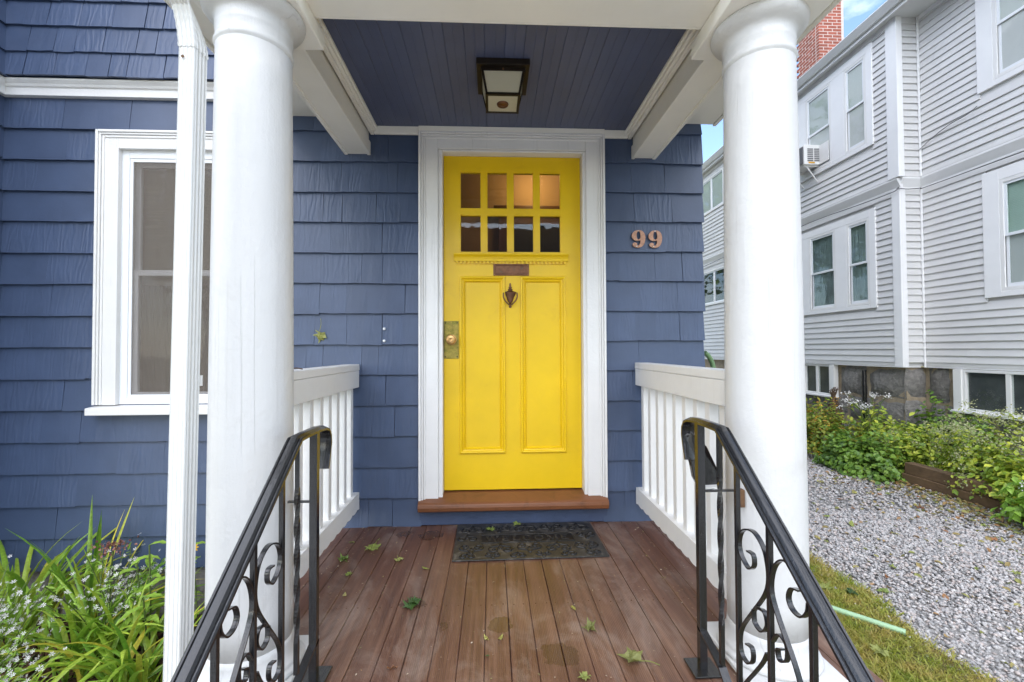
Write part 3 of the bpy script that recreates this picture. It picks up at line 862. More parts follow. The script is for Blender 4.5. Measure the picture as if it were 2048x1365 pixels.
for (x0, x1) in PX:
    for (z0, z1) in PZ:
        build('pane', bx(x0 - 0.003, x1 + 0.003, Y + 0.016, Y + 0.020, z0 - 0.003, z1 + 0.003), 'glass', door)
        build('glazing_bead', frame_rect(x0, x1, z0, z1, 0.005, 0.005, 0.005, 0.005, Y + 0.004, Y + 0.0155), 'yellow', door)
for (x0, x1) in PN:
    build('panel', bx(x0 - 0.034, x1 + 0.034, Y + 0.012, Y + 0.030, pz0 - 0.034, pz1 + 0.034), 'yellow', door)
    mm = MB()
    e = 0.038
    prof = [(0.0, 0.0), (-0.010, 0.002), (-0.014, 0.010), (-0.010, 0.016), (-0.002, 0.019), (0.002, 0.026), (-0.002, 0.031), (0.010, 0.038), (0.012, 0.038), (0.012, 0.0)]
    # mitred moulding: loop of corners, profile (depth, inset)
    V, F = [], []
    kk = len(prof)
    for (sx_, sz_) in ((-1, -1), (1, -1), (1, 1), (-1, 1)):
        for (dy, ins) in prof:
            xx = (x0 - e + ins) if sx_ < 0 else (x1 + e - ins)
            zz = (pz0 - e + ins) if sz_ < 0 else (pz1 + e - ins)
            V.append((xx, Y + dy, zz))
    for i in range(4):
        j = (i + 1) % 4
        for q in range(kk):
            t = (q + 1) % kk
            F.append((i * kk + q, j * kk + q, j * kk + t, i * kk + t))
    build('panel_moulding', mm.add(V, F), 'yellow', door, bevel=0.0012)
shf = MB().sweep([(-0.242, Y, 1.640), (0.494, Y, 1.640)], [(0.0, 0.012), (-0.014, 0.012), (-0.016, 0.028), (-0.022, 0.040), (-0.036, 0.052), (-0.038, 0.062), (0.0, 0.062)], (0, 1, 0))
sh = build('dentil_shelf', shf, 'yellow', door, bevel=0.0015)
tooth = bx(-0.0068, 0.0068, -0.013, 0, 0, 0.0145)
tm = None
for i in range(29):
    if tm is None:
        t_ = build('dentil', tooth, 'yellow', sh)
        tm = t_.data
        t_.location = (-0.222, Y, 1.637)
    else:
        place('dentil', tm, (-0.222 + i * 0.0248, Y, 1.637), sh)
# mail slot
ms = build('mail_slot', frame_rect(0.010, 0.240, 1.562, 1.637, 0.013, 0.013, 0.011, 0.011, Y - 0.007, Y), 'bronze', door, bevel=0.002)
build('flap', bx(0.0235, 0.2265, Y - 0.0045, Y - 0.001, 1.5735, 1.6255), 'bronze', ms, bevel=0.0015)
for x in (0.0165, 0.2335):
    for z in (1.5675, 1.6315):
        build('screw', MB().lathe([(0.0028, 0), (0.0028, 0.001), (0.0012, 0.0018)], 10, (x, Y - 0.007, z), 'y'), 'knob', ms)
# knocker
kx, kz = 0.118, 1.43
kn = MB()
kn.lathe([(0.004, -0.076), (0.010, -0.070), (0.006, -0.063), (0.013, -0.052), (0.006, -0.046), (0.016, -0.034), (0.024, -0.008), (0.037, 0.018), (0.040, 0.024), (0.034, 0.028), (0.026, 0.030), (0.013, 0.035), (0.016, 0.043), (0.008, 0.049), (0.012, 0.056), (0.005, 0.064), (0.007, 0.070), (0.003, 0.084)], 24, (kx, Y - 0.004, kz), 'z', 0.42)
knk = build('knocker', kn, 'bronze', door, smooth='auto')
ring = cat_rom([(kx - 0.043, Y - 0.018, kz + 0.020), (kx - 0.044, Y - 0.02, kz - 0.005), (kx - 0.034, Y - 0.021, kz - 0.030), (kx - 0.016, Y - 0.022, kz - 0.050), (kx, Y - 0.024, kz - 0.060), (kx + 0.016, Y - 0.022, kz - 0.050), (kx + 0.034, Y - 0.021, kz - 0.030), (kx + 0.044, Y - 0.02, kz - 0.005), (kx + 0.043, Y - 0.018, kz + 0.020)], 5)
build('swing_ring', MB().tube(ring, 0.0045, 8), 'bronze', knk, smooth=True)
# lock plate and knob
lpz0, lpz1 = 1.030, 1.270
lk = build('lock_plate', bx(-0.3055, -0.212, Y - 0.0035, Y, lpz0, lpz1), 'brass', door, bevel=0.0012)
build('knob', MB().lathe([(0.030, 0.0), (0.033, 0.003), (0.033, 0.008), (0.020, 0.012), (0.014, 0.022), (0.016, 0.030), (0.026, 0.036), (0.031, 0.044), (0.031, 0.052), (0.026, 0.060), (0.014, 0.064), (0.008, 0.064), (0.004, 0.061)], 28, (-0.258, Y - 0.0035, 1.150), 'y'), 'knob', lk, smooth='auto')
for x, z in ((-0.222, 1.258), (-0.222, 1.042), (-0.296, 1.258), (-0.296, 1.042)):
    build('screw', MB().lathe([(0.0042, 0), (0.0042, 0.001), (0.002, 0.002)], 10, (x, Y - 0.0035, z), 'y'), 'lampmetal', lk)

# ================================================================== PORCH DECK AND STEPS
dk = build('porch_deck', bx(-1.02, 1.17, -1.40, -0.001, -0.30, -0.031), 'bluewood')
tag(dk, kind='structure')
pitch_ = 0.0932
x = -1.055
i = 0
while x < 1.19:
    w_ = pitch_ - random.uniform(0.0009, 0.0022)
    dz = random.uniform(-0.0012, 0.0012)
    y0 = -1.46 + random.uniform(-0.003, 0.003)
    b_ = MB().sweep([(0, y0, 0), (0, -0.001, 0)], [(x, -0.03 + dz), (x + w_, -0.03 + dz), (x + w_, -0.0025 + dz), (x + w_ - 0.002, dz), (x + 0.002, dz), (x, -0.0025 + dz)], (1, 0, 0))
    build('plank', b_, 'deck', dk)
    x += pitch_
    i += 1
nl = MB()
x = -1.055
while x < 1.15:
    for yy in (-0.88, -0.12, -1.40):
        for q in (0.022, 0.07):
            nl.lathe([(0.0028, 0.0), (0.0028, 0.0012), (0.0015, 0.0015)], 8, (x + q + random.uniform(-.004, .004), yy + random.uniform(-.006, .006), 0.0005))
    x += pitch_
o = build('nail', nl, 'rust', dk); o['kind'] = 'stuff'
st = root('porch_steps', (0.06, -1.8, -0.6), 'wooden steps leading up to the porch deck', 'steps')
st['kind'] = 'structure'; del st['category']; del st['label']
for k in range(3):
    z = -0.16 * (k + 1)
    y = -1.45 - 0.27 * k
    build('tread', bx(-0.72, 0.84, y - 0.29, y - 0.01, z - 0.03, z), 'deck', st, bevel=0.004)
    build('riser', bx(-0.70, 0.82, y - 0.005, y + 0.012, z + 0.001, z + 0.128), 'bluewood', st)

# ================================================================== PORCH COLUMNS
def column(cx, label):
    cy = -1.24
    t = root('porch_column', (cx, cy, 0), label, 'column', 'round white porch columns')
    build('plinth', bx(cx - 0.165, cx + 0.165, cy - 0.165, cy + 0.165, 0.0035, 0.022), 'whitecol', t, bevel=0.006, seg=3)
    build('base', MB().lathe([(0.150, 0.020), (0.161, 0.0225), (0.1645, 0.030), (0.161, 0.0385), (0.154, 0.042), (0.1515, 0.047), (0.152, 0.052), (0.147, 0.058), (0.140, 0.068), (0.134, 0.082), (0.130, 0.100), (0.1287, 0.122)], 56, (cx, cy, 0)), 'whitecol', t, smooth=True)
    prof = []
    for i in range(21):
        u = i / 20
        z = 0.118 + u * (2.10 - 0.118)
        r_ = 0.1285 - 0.0125 * u ** 1.7
        prof.append((r_, z))
    build('shaft', MB().lathe(prof, 64, (cx, cy, 0)), 'whitecol', t, smooth=True)
    build('capital', MB().lathe([(0.1158, 2.09), (0.1160, 2.102), (0.1190, 2.105), (0.1212, 2.110), (0.1218, 2.115), (0.1205, 2.120), (0.1175, 2.124), (0.1165, 2.130), (0.1168, 2.155), (0.1188, 2.160), (0.1192, 2.166), (0.1178, 2.171), (0.1180, 2.192), (0.122, 2.198), (0.127, 2.203), (0.138, 2.209), (0.150, 2.219), (0.157, 2.230), (0.159, 2.240), (0.157, 2.2445)], 64, (cx, cy, 0)), 'whitecol', t, smooth=True)
    build('abacus', bx(cx - 0.172, cx + 0.172, cy - 0.172, cy + 0.172, 2.2445, 2.3085), 'cream', t, bevel=0.005)
column(-0.815, 'round white wooden porch column beside the ribbed downspout')
column(0.973, 'round white wooden porch column standing before the grey house')

# ================================================================== PORCH ROOF
pr = root('porch_roof', (0.07, -0.7, 2.31), 'white framed porch roof with a blue beadboard ceiling', 'porch roof')
CZ = 2.482
cl = build('ceiling', bx(-0.76, 0.90, -1.17, -0.004, CZ + 0.014, CZ + 0.03), 'ceilblue', pr)
x = -0.757
while x < 0.89:
    w_ = 0.0910
    b_ = MB().sweep([(0, -1.175, 0), (0, -0.006, 0)], [(x + 0.0004, CZ + 0.012), (x + 0.0004, CZ + 0.002), (x + 0.003, CZ), (x + w_ / 2 - 0.004, CZ), (x + w_ / 2 - 0.002, CZ + 0.0012), (x + w_ / 2 + 0.002, CZ + 0.0012), (x + w_ / 2 + 0.004, CZ), (x + w_ - 0.003, CZ), (x + w_ - 0.0004, CZ + 0.002), (x + w_ - 0.0004, CZ + 0.012)], (1, 0, 0))
    build('ceiling_board', b_, 'ceilblue', cl)
    x += w_
BZ = 2.310
def side_beam(xi, xo, s):
    """xi inner edge, xo outer edge of the underside, s = +1 on the right side"""
    b = MB()
    a, c_ = min(xi, xo), max(xi, xo)
    b.box(a + 0.012, c_ - 0.012, -1.15, -0.019, BZ, 2.545)
    bo = build('beam', b, 'cream', pr)
    for xx in (a, c_ - 0.02):                       # raised edge strips
        build('edge_strip', bx(xx, xx + 0.020, -1.15, -0.020, BZ - 0.008, BZ + 0.075), 'cream', bo, bevel=0.003)
    # crown strips against the ceiling
    for (q, h0, h1) in ((0.022, 2.430, 2.4815), (0.034, 2.448, 2.4812), (0.044, 2.464, 2.4809)):
        x0, x1 = (xi, xi + q) if s < 0 else (xi - q, xi)
        build('crown_strip', bx(x0 if s < 0 else x0, x1, -1.149, -0.0215, h0, h1), 'cream', bo, bevel=0.003)
side_beam(-0.752, -0.912, -1)
side_beam(0.896, 1.052, 1)
fb = build('beam', bx(-0.93, 1.07, -1.325, -1.160, BZ - 0.001, 2.545), 'cream', pr, bevel=0.004)
build('edge_strip', bx(-0.745, 0.89, -1.1595, -1.148, BZ + 0.0, BZ + 0.05), 'cream', fb, bevel=0.003)
build('wall_trim', bx(-0.728, DX0 - 0.002, -0.040, -0.019, 2.432, 2.4815), 'cream', pr, bevel=0.004)
build('wall_trim', bx(DX1 + 0.002, 0.872, -0.040, -0.019, 2.432, 2.4815), 'cream', pr, bevel=0.004)
build('wall_trim', bx(DX0 - 0.001, DX1 + 0.001, -0.050, -0.006, 2.4505, 2.4816), 'cream', pr, bevel=0.003)
# eaves
for nm, x0, x1 in (('eave', -1.33, -0.90), ('eave', 1.04, 1.44)):
    build(nm, bx(x0, x1, -1.60, -0.002, 2.546, 2.575), 'cream', pr, bevel=0.003)
build('eave', bx(-0.899, 1.039, -1.60, -1.150, 2.546, 2.575), 'cream', pr, bevel=0.003)
build('fascia', bx(1.441, 1.462, -1.60, -0.002, 2.535, 2.68), 'cream', pr, bevel=0.003)
build('fascia', bx(-1.352, -1.331, -1.60, -0.11, 2.535, 2.68), 'cream', pr, bevel=0.003)
build('roof_deck', MB().hexa([(-1.40, -1.66, 2.682), (1.51, -1.66, 2.682), (1.51, 0.018, 2.682), (-1.40, 0.018, 2.682), (-1.40, -1.66, 2.70), (1.51, -1.66, 2.70), (1.51, 0.018, 3.05), (-1.40, 0.018, 3.05)]), 'roof', pr)
build('frieze_block', bx(-1.10, -0.915, -0.045, -0.0195, 2.552, 2.625), 'cream', pr, bevel=0.003)

# ================================================================== CEILING LIGHT
lx, ly = 0.058, -0.575
lf = root('ceiling_light', (lx, ly, 2.48), 'dark bronze square ceiling lantern with frosted glass above the door', 'ceiling light')
build('canopy', bx(lx - 0.129, lx + 0.129, ly - 0.129, ly + 0.129, 2.450, 2.4815), 'lampmetal', lf, bevel=0.003)
a0, a1, zt_, zb_ = 0.108, 0.084, 2.4495, 2.334
for sx_ in (-1, 1):
    for sy_ in (-1, 1):
        build('corner_bar', MB().hexa([(lx + sx_ * p[0] * q, ly + sy_ * p[1] * q2, z) for (p, q, q2, z) in (((1, 1), a1, a1, zb_), ((1, 1), a1 - 0.010, a1, zb_), ((1, 1), a1 - 0.010, a1 - 0.010, zb_), ((1, 1), a1, a1 - 0.010, zb_), ((1, 1), a0, a0, zt_), ((1, 1), a0 - 0.012, a0, zt_), ((1, 1), a0 - 0.012, a0 - 0.012, zt_), ((1, 1), a0, a0 - 0.012, zt_))]), 'lampmetal', lf)

for i in range(4):
    rot = i * math.pi / 2
    def rp(p):
        return (lx + p[0] * math.cos(rot) - p[1] * math.sin(rot), ly + p[0] * math.sin(rot) + p[1] * math.cos(rot), p[2])
    h = [( -a0 + .012, -a0 + .005, zt_ - .001), (a0 - .012, -a0 + .005, zt_ - .001), (a1 - .010, -a1 + .005, zb_ + .004), (-a1 + .010, -a1 + .005, zb_ + .004)]
    pv = [rp(p) for p in h] + [rp((p[0], p[1] + 0.003, p[2])) for p in h]
    build('pane', MB().add(pv, [(0, 1, 2, 3), (7, 6, 5, 4), (0, 4, 5, 1), (1, 5, 6, 2), (2, 6, 7, 3), (3, 7, 4, 0)]), 'frost', lf)
    tb = [(-a0 + .011, -a0 - .0005, zt_ - .016), (a0 - .011, -a0 - .0005, zt_ - .016), (a0 - .011, -a0 + .004, zt_ - .016), (-a0 + .011, -a0 + .004, zt_ - .016), (-a0 + .011, -a0 - .0005, zt_ - .0005), (a0 - .011, -a0 - .0005, zt_ - .0005), (a0 - .011, -a0 + .004, zt_ - .0005), (-a0 + .011, -a0 + .004, zt_ - .0005)]
    build('rail', MB().hexa([rp(p) for p in tb]), 'lampmetal', lf)
build('bottom_frame', MB().box(lx - a1 - .002, lx + a1 + .002, ly - a1 - .002, ly - a1 + .011, zb_ - .006, zb_ + .006).box(lx - a1 - .002, lx + a1 + .002, ly + a1 - .011, ly + a1 + .002, zb_ - .006, zb_ + .006).box(lx - a1 - .002, lx - a1 + .011, ly - a1 + .011, ly + a1 - .011, zb_ - .006, zb_ + .006).box(lx + a1 - .011, lx + a1 + .002, ly - a1 + .011, ly + a1 - .011, zb_ - .006, zb_ + .006), 'lampmetal', lf)
build('pane', bx(lx - a1 + .011, lx + a1 - .011, ly - a1 + .011, ly + a1 - .011, zb_ - .003, zb_), 'frost', lf)
build('finial', MB().lathe([(0.004, -0.014), (0.012, -0.012), (0.016, -0.010), (0.017, -0.013), (0.027, -0.012), (0.030, -0.006), (0.029, -0.0035)], 24, (lx, ly, zb_)), 'bronze', lf, smooth='auto')
build('bulb', MB().lathe([(0.012, 0.10), (0.013, 0.075), (0.026, 0.050), (0.029, 0.036), (0.022, 0.018), (0.003, 0.010)][::-1], 20, (lx, ly, zb_)), 'vinyl', lf, smooth=True)
build('screw', MB().lathe([(0.0045, 0), (0.0045, 0.004), (0.002, 0.006)], 10, (lx, ly - a0 - 0.0005, zt_ - 0.009), 'y'), 'bronze', lf)

# ================================================================== HOUSE NUMBER
def nine(cx, cz, h):
    """heavy serif numeral 9: outline with a hole, extruded through a curve"""
    cu = bpy.data.curves.new('numeral', 'CURVE')
    cu.dimensions = '2D'; cu.fill_mode = 'BOTH'; cu.extrude = 0.004; cu.bevel_depth = 0.0006
    outer = [(0.02, 0.98), (-0.17, 0.93), (-0.30, 0.78), (-0.33, 0.64), (-0.27, 0.47), (-0.13, 0.38), (0.02, 0.38), (0.09, 0.42), (0.115, 0.44),
             (0.10, 0.28), (0.06, 0.16), (-0.02, 0.10), (-0.06, 0.12), (-0.07, 0.21), (-0.14, 0.27), (-0.24, 0.25), (-0.29, 0.17), (-0.25, 0.06), (-0.14, 0.0), (0.0, -0.02), (0.17, 0.04), (0.29, 0.18), (0.35, 0.40), (0.36, 0.62), (0.30, 0.82), (0.19, 0.94)]
    inner = [(0.02, 0.91), (0.09, 0.85), (0.12, 0.68), (0.10, 0.52), (0.03, 0.45), (-0.05, 0.48), (-0.09, 0.62), (-0.08, 0.80), (-0.04, 0.89)]
    for pts in (outer, inner):
        sp = cu.splines.new('POLY')
        q = cat_rom([(a, b, 0) for a, b in pts], 4, True)
        sp.points.add(len(q) - 1)
        for i, p in enumerate(q):
            sp.points[i].co = (p.x * h * 1.12, p.y * h, 0, 1)
        sp.use_cyclic_u = True
    tmp = bpy.data.objects.new('numeral_curve', cu)
    col.objects.link(tmp)
    dg = bpy.context.evaluated_depsgraph_get()
    me = bpy.data.meshes.new_from_object(tmp.evaluated_get(dg))
    bpy.data.objects.remove(tmp); bpy.data.curves.remove(cu)
    me.materials.clear(); me.materials.append(M['copper'])
    me.transform(Matrix.Rotation(math.pi / 2, 4, 'X'))
    o_ = bpy.data.objects.new('house_number', me)
    col.objects.link(o_)
    o_.location = (cx, -0.030, cz)
    for dz in (0.02, 0.95):
        s2 = build('screw', MB().lathe([(0.0032, 0), (0.0032, 0.001), (0.0012, 0.002)], 10, (0, 0, 0), 'y'), 'vinyl')
        s2.parent = o_
        s2.location = (0.0 if dz > 0.5 else -0.01, -0.0047, dz * h + (0.004 if dz < .5 else -0.002))
    return o_
tag(nine(0.932, 1.733, 0.112), 'copper numeral nine nearer the white door casing', 'house number', 'copper house numerals')
tag(nine(1.040, 1.732, 0.112), 'copper numeral nine nearer the corner of the wall', 'house number', 'copper house numerals')

# ================================================================== DOWNSPOUT
ds = root('downspout', (-0.87, -1.505, -0.6), 'ribbed white metal downspout beside the left porch column', 'downspout')
def ribbed(x0, x1, y0, y1):
    p = []
    def edge(a, b, fixed, horiz, sgn, n):
        for i in range(n):
            for (t, d_) in ((0.10 if i else 0.22, 0.0), (0.30, 0.0032), (0.70, 0.0032), (0.90 if i < n - 1 else 0.78, 0.0)):
                u = a + (b - a) * ((i + t) / n)
                p.append((u, fixed + sgn * d_) if horiz else (fixed + sgn * d_, u))
    edge(x0, x1, y0, True, 1, 4); edge(y0, y1, x1, False, -1, 4); edge(x1, x0, y1, True, -1, 4); edge(y1, y0, x0, False, 1, 4)
    return p
DW, DD = 0.0225, 0.029
rp_ = ribbed(-DW, DW, -DD, DD)
def loft(path, prof):
    """path entries (x, y, z, scale, pitch toward the viewer)"""
    V, F = [], []
    k = len(prof)
    for (px, py, pz, sc, an) in path:
        for (a, b) in prof:
            V.append((px + a * sc, py + b * sc * math.cos(an), pz - b * sc * math.sin(an) * -1))
    for i in range(len(path) - 1):
        for q in range(k):
            t = (q + 1) % k
            F.append((i * k + q, i * k + t, (i + 1) * k + t, (i + 1) * k + q))
    return MB().add(V, F)
ym = -1.502
dxc = lambda z: -0.8725 + (z - 0.17 * 1) * (0.026 / 1.86)
build('pipe', loft([(dxc(-0.6), ym, -0.60, 1, 0), (dxc(0.6), ym, 0.6, 1, 0), (dxc(1.955), ym, 1.955, 1, 0)], rp_), 'alum', ds)
pl = []
for i in range(25):
    u = i / 24
    an = u * R(58)
    rad = 0.155
    pl.append((dxc(1.95) - 0.006 * u, ym - (rad - rad * math.cos(an)), 1.935 + rad * math.sin(an), 1.06 + (0.035 if i % 3 == 1 else 0.0), -an))
build('elbow', loft(pl, rp_), 'alum', ds)
ex, ey, ez = pl[-1][:3]
build('upper_pipe', loft([(ex, ey + 0.008, ez - 0.006, 1.0, R(-58)), (ex, ey - 0.20, ez + 0.125, 1.0, R(-58))], rp_), 'alum', ds)
build('screw', MB().lathe([(0.004, 0), (0.004, 0.002), (0.001, 0.003)], 10, (dxc(1.9) - 0.008, ym - DD - 0.001, 1.905), 'y'), 'rust', ds)
build('strap', MB().box(dxc(1.0) - DW - 0.004, dxc(1.0) + DW + 0.004, ym + DD + 0.001, ym + DD + 0.004, 0.985, 1.015), 'alum', ds)

# ================================================================== WHITE BALUSTRADES
def balustrade(xc, label):
    t = root('porch_railing', (xc, -0.58, 0.1), label, 'railing', 'white wooden porch railings')
    y0, y1 = -1.118, -0.020
    build('top_rail', bx(xc - 0.045, xc + 0.045, y0, y1, 0.962, 1.000), 'white', t, bevel=0.004)
    build('sub_rail', bx(xc - 0.0425, xc + 0.0425, y0, y1 - 0.001, 0.858, 0.9615), 'white', t, bevel=0.003)
    # bottom rail with scalloped lower edge
    V, F = [], []
    n = 84
    for i in range(n + 1):
        y = y0 + (y1 - y0) * i / n
        s_ = abs(math.sin((y - y0) / 0.088 * math.pi)) ** 0.6
        zz = 0.100 + 0.010 * (1 - s_)
        for (x_, z) in ((xc - 0.045, zz), (xc + 0.045, zz), (xc + 0.045, 0.202), (xc - 0.045, 0.202)):
            V.append((x_, y, z + 0.012))
    for i in range(n):
        a, b = i * 4, i * 4 + 4
        for q in range(4):
            r_ = (q + 1) % 4
            F.append((a + q, b + q, b + r_, a + r_))
    F += [(0, 1, 2, 3), tuple(n * 4 + q for q in (3, 2, 1, 0))]
    build('bottom_rail', MB().add(V, F), 'white', t)
    bmsh = None
    for k in range(9):
        y = -0.088 - 0.1175 * k
        if bmsh is None:
            b_ = build('baluster', bx(-0.021, 0.021, -0.021, 0.021, 0.213, 0.859), 'white', t, bevel=0.003)
            bmsh = b_.data
            b_.location = (xc, y, 0)
        else:
            o_ = place('baluster', bmsh, (xc + random.uniform(-.001, .001), y, 0), t)
            mo = o_.modifiers.new('bevel', 'BEVEL'); mo.width, mo.segments = 0.003, 2
balustrade(-0.862, 'white wooden railing left of the door between column and wall')
balustrade(0.950, 'white wooden railing right of the door under the house number')

# ================================================================== IRON HANDRAILS
SC_A = [(-1.578, 0.524), (-1.604, 0.524), (-1.606, 0.496), (-1.580, 0.478), (-1.545, 0.500), (-1.537, 0.536), (-1.558, 0.573), (-1.606, 0.588), (-1.648, 0.566), (-1.665, 0.530), (-1.668, 0.485), (-1.650, 0.440), (-1.600, 0.371), (-1.548, 0.298), (-1.534, 0.253), (-1.542, 0.217), (-1.572, 0.212), (-1.595, 0.236), (-1.592, 0.266), (-1.566, 0.262)]
SC_B = [(-1.602, 0.378), (-1.606, 0.345), (-1.638, 0.340), (-1.660, 0.370), (-1.650, 0.398), (-1.622, 0.392)]
SC_C = [(-1.770, 0.560), (-1.735, 0.572), (-1.702, 0.548), (-1.683, 0.506), (-1.682, 0.463), (-1.705, 0.420), (-1.740, 0.375), (-1.772, 0.330), (-1.800, 0.270), (-1.815, 0.215)]
SC_D = [(-1.785, 0.526), (-1.756, 0.516), (-1.745, 0.488), (-1.759, 0.468), (-1.788, 0.468), (-1.808, 0.490), (-1.813, 0.514)]
SC_E = [(-1.683, 0.345), (-1.706, 0.377), (-1.735, 0.371), (-1.735, 0.333), (-1.709, 0.316), (-1.702, 0.338), (-1.722, 0.350)]
SC_F = [(-1.660, 0.300), (-1.640, 0.262), (-1.600, 0.205), (-1.560, 0.150), (-1.540, 0.105)]
def handrail(xp, dy, dz, label):
    t = root('iron_handrail', (xp, -1.30 + dy, 0), label, 'handrail', 'black wrought iron step handrails')
    P = lambda y, z: (xp, y + dy, z + dz)
    slope = (0.838 - 0.450) / (1.962 - 1.462)
    # moulded cap rail with a turned-down end
    path = [(-1.232, 0.690), (-1.216, 0.735), (-1.206, 0.775), (-1.208, 0.803), (-1.224, 0.825), (-1.252, 0.834), (-1.30, 0.838), (-1.38, 0.838), (-1.448, 0.836), (-1.468, 0.822), (-1.52, 0.822 - 0.052 * slope), (-1.75, 0.822 - 0.282 * slope), (-2.05, 0.822 - 0.582 * slope), (-2.35, 0.822 - 0.882 * slope)]
    prof = [(-0.0235, -0.005), (-0.0235, 0.002), (-0.0205, 0.0055), (-0.0165, 0.0045), (-0.0150, 0.0015), (-0.0125, 0.0060), (-0.0085, 0.0105), (-0.005, 0.0110), (0.0, 0.0112), (0.005, 0.0110), (0.0085, 0.0105), (0.0125, 0.0060), (0.0150, 0.0015), (0.0165, 0.0045), (0.0205, 0.0055), (0.0235, 0.002), (0.0235, -0.005), (0.010, -0.007), (-0.010, -0.007)]
    prof = [(a, -b) for a, b in prof]
    build('cap_rail', MB().sweep([P(*p) for p in path], prof, (1, 0, 0)), 'iron', t, smooth='auto')
    build('post', bx(xp - 0.0125, xp + 0.0125, -1.3125 + dy, -1.2875 + dy, 0.006, 0.833 + dz), 'iron', t, bevel=0.0015)
    build('foot_plate', bx(xp - 0.046, xp + 0.046, -1.346 + dy, -1.254 + dy, 0.0035, 0.010), 'iron', t, bevel=0.0015)
    def railz(y):
        return 0.816 - max(0, (-1.468 - y)) * slope if y < -1.455 else 0.829
    # twisted baluster
    V, F = [], []
    n = 60
    zb, zt = 0.110, railz(-1.430) + dz
    for i in range(n + 1):
        u = i / n
        a = math.pi * 2.6 * min(1, max(0, (u - 0.14) / 0.66)) + math.pi / 4
        for q in range(4):
            b = a + q * math.pi / 2
            V.append((xp + 0.0092 * math.cos(b), -1.430 + dy + 0.0092 * math.sin(b), zb + (zt - zb) * u))
    for i in range(n):
        for q in range(4):
            r_ = (q + 1) % 4
            F.append((i * 4 + q, i * 4 + r_, i * 4 + 4 + r_, i * 4 + 4 + q))
    build('twisted_baluster', MB().add(V, F), 'iron', t)
    lowz = lambda y: 0.098 - max(0, (-1.43 - y)) * slope
    for y in (-1.527, -1.674, -1.825, -1.975, -2.125, -2.28):
        b_ = MB().box(xp - 0.0065, xp + 0.0065, y - 0.0065 + dy, y + 0.0065 + dy, lowz(y) - 0.0, railz(y) + dz)
        build('baluster', b_, 'iron', t, bevel=0.001)
    low = [P(-1.289, 0.140), P(-1.43, 0.098), P(-1.75, lowz(-1.75)), P(-2.3, lowz(-2.3))]
    build('lower_rail', MB().sweep(low, [(-0.0125, -0.004), (0.0125, -0.004), (0.0125, 0.004), (-0.0125, 0.004)], (1, 0, 0)), 'iron', t)
    for k in (0, 1):
        oy, oz = -0.298 * k, -0.298 * slope * k
        for sc in ([SC_A, SC_B, SC_C, SC_D, SC_E, SC_F] if k == 0 else [SC_A, SC_B, SC_C, SC_E]):
            pts = cat_rom([P(y + oy, z + oz) for y, z in sc], 6)
            build('scroll', MB().sweep(pts, [(-0.0062, -0.0021), (0.0062, -0.0021), (0.0062, 0.0021), (-0.0062, 0.0021)], (1, 0, 0)), 'iron', t, smooth='auto')
    # bracket tying the post to the column
    s_ = -1 if xp < 0 else 1
    cx = -0.815 if xp < 0 else 0.973
    xe = cx - s_ * 0.121
    zc = 0.600 + dz
    br = MB().box(min(xp + s_ * 0.013, xe - s_ * 0.014), max(xp + s_ * 0.013, xe - s_ * 0.014), -1.303 + dy, -1.291 + dy, zc - 0.003, zc + 0.003)
    build('bracket', br, 'iron', t)
    build('bracket_plate', bx(xe - 0.012, xe - 0.006 if s_ < 0 else xe + 0.006, -1.310 + dy, -1.284 + dy, zc - 0.055, zc + 0.004), 'rust', t, bevel=0.001)
    return t
handrail(-0.593, 0.025, -0.018, 'black iron handrail with scrolls in front of the left porch column')
handrail(0.708, 0.0, 0.0, 'black iron handrail with scrolls in front of the right porch column')

# wedge-shaped holder behind the right post
hd = root('newspaper_holder', (0.745, -1.25, 0.6), 'black wedge shaped holder fixed behind the right iron handrail post', 'holder')
pv = [(0.700, -1.215, 0.755), (0.712, -1.222, 0.790), (0.752, -1.262, 0.742), (0.800, -1.262, 0.640), (0.800, -1.262, 0.600), (0.735, -1.255, 0.580), (0.716, -1.235, 0.625)]
pb = [(x_ + 0.004, y_ + 0.030, z_) for x_, y_, z_ in pv]
n = len(pv)
build('body', MB().add(pv + pb, [tuple(range(n)), tuple(reversed(range(n, 2 * n)))] + [((i + 1) % n, i, n + i, n + (i + 1) % n) for i in range(n)]), 'iron', hd, bevel=0.003)
build('lip', MB().tube(cat_rom([(0.742, -1.232, 0.600), (0.715, -1.215, 0.680), (0.697, -1.205, 0.745), (0.705, -1.210, 0.775), (0.722, -1.220, 0.770)], 6), 0.008, 8), 'iron', hd, smooth=True)
build('shelf', MB().hexa([(0.722, -1.285, 0.600), (0.795, -1.285, 0.606), (0.795, -1.258, 0.606), (0.722, -1.250, 0.600), (0.722, -1.285, 0.604), (0.795, -1.285, 0.610), (0.795, -1.258, 0.610), (0.722, -1.250, 0.604)]), 'alum', hd)

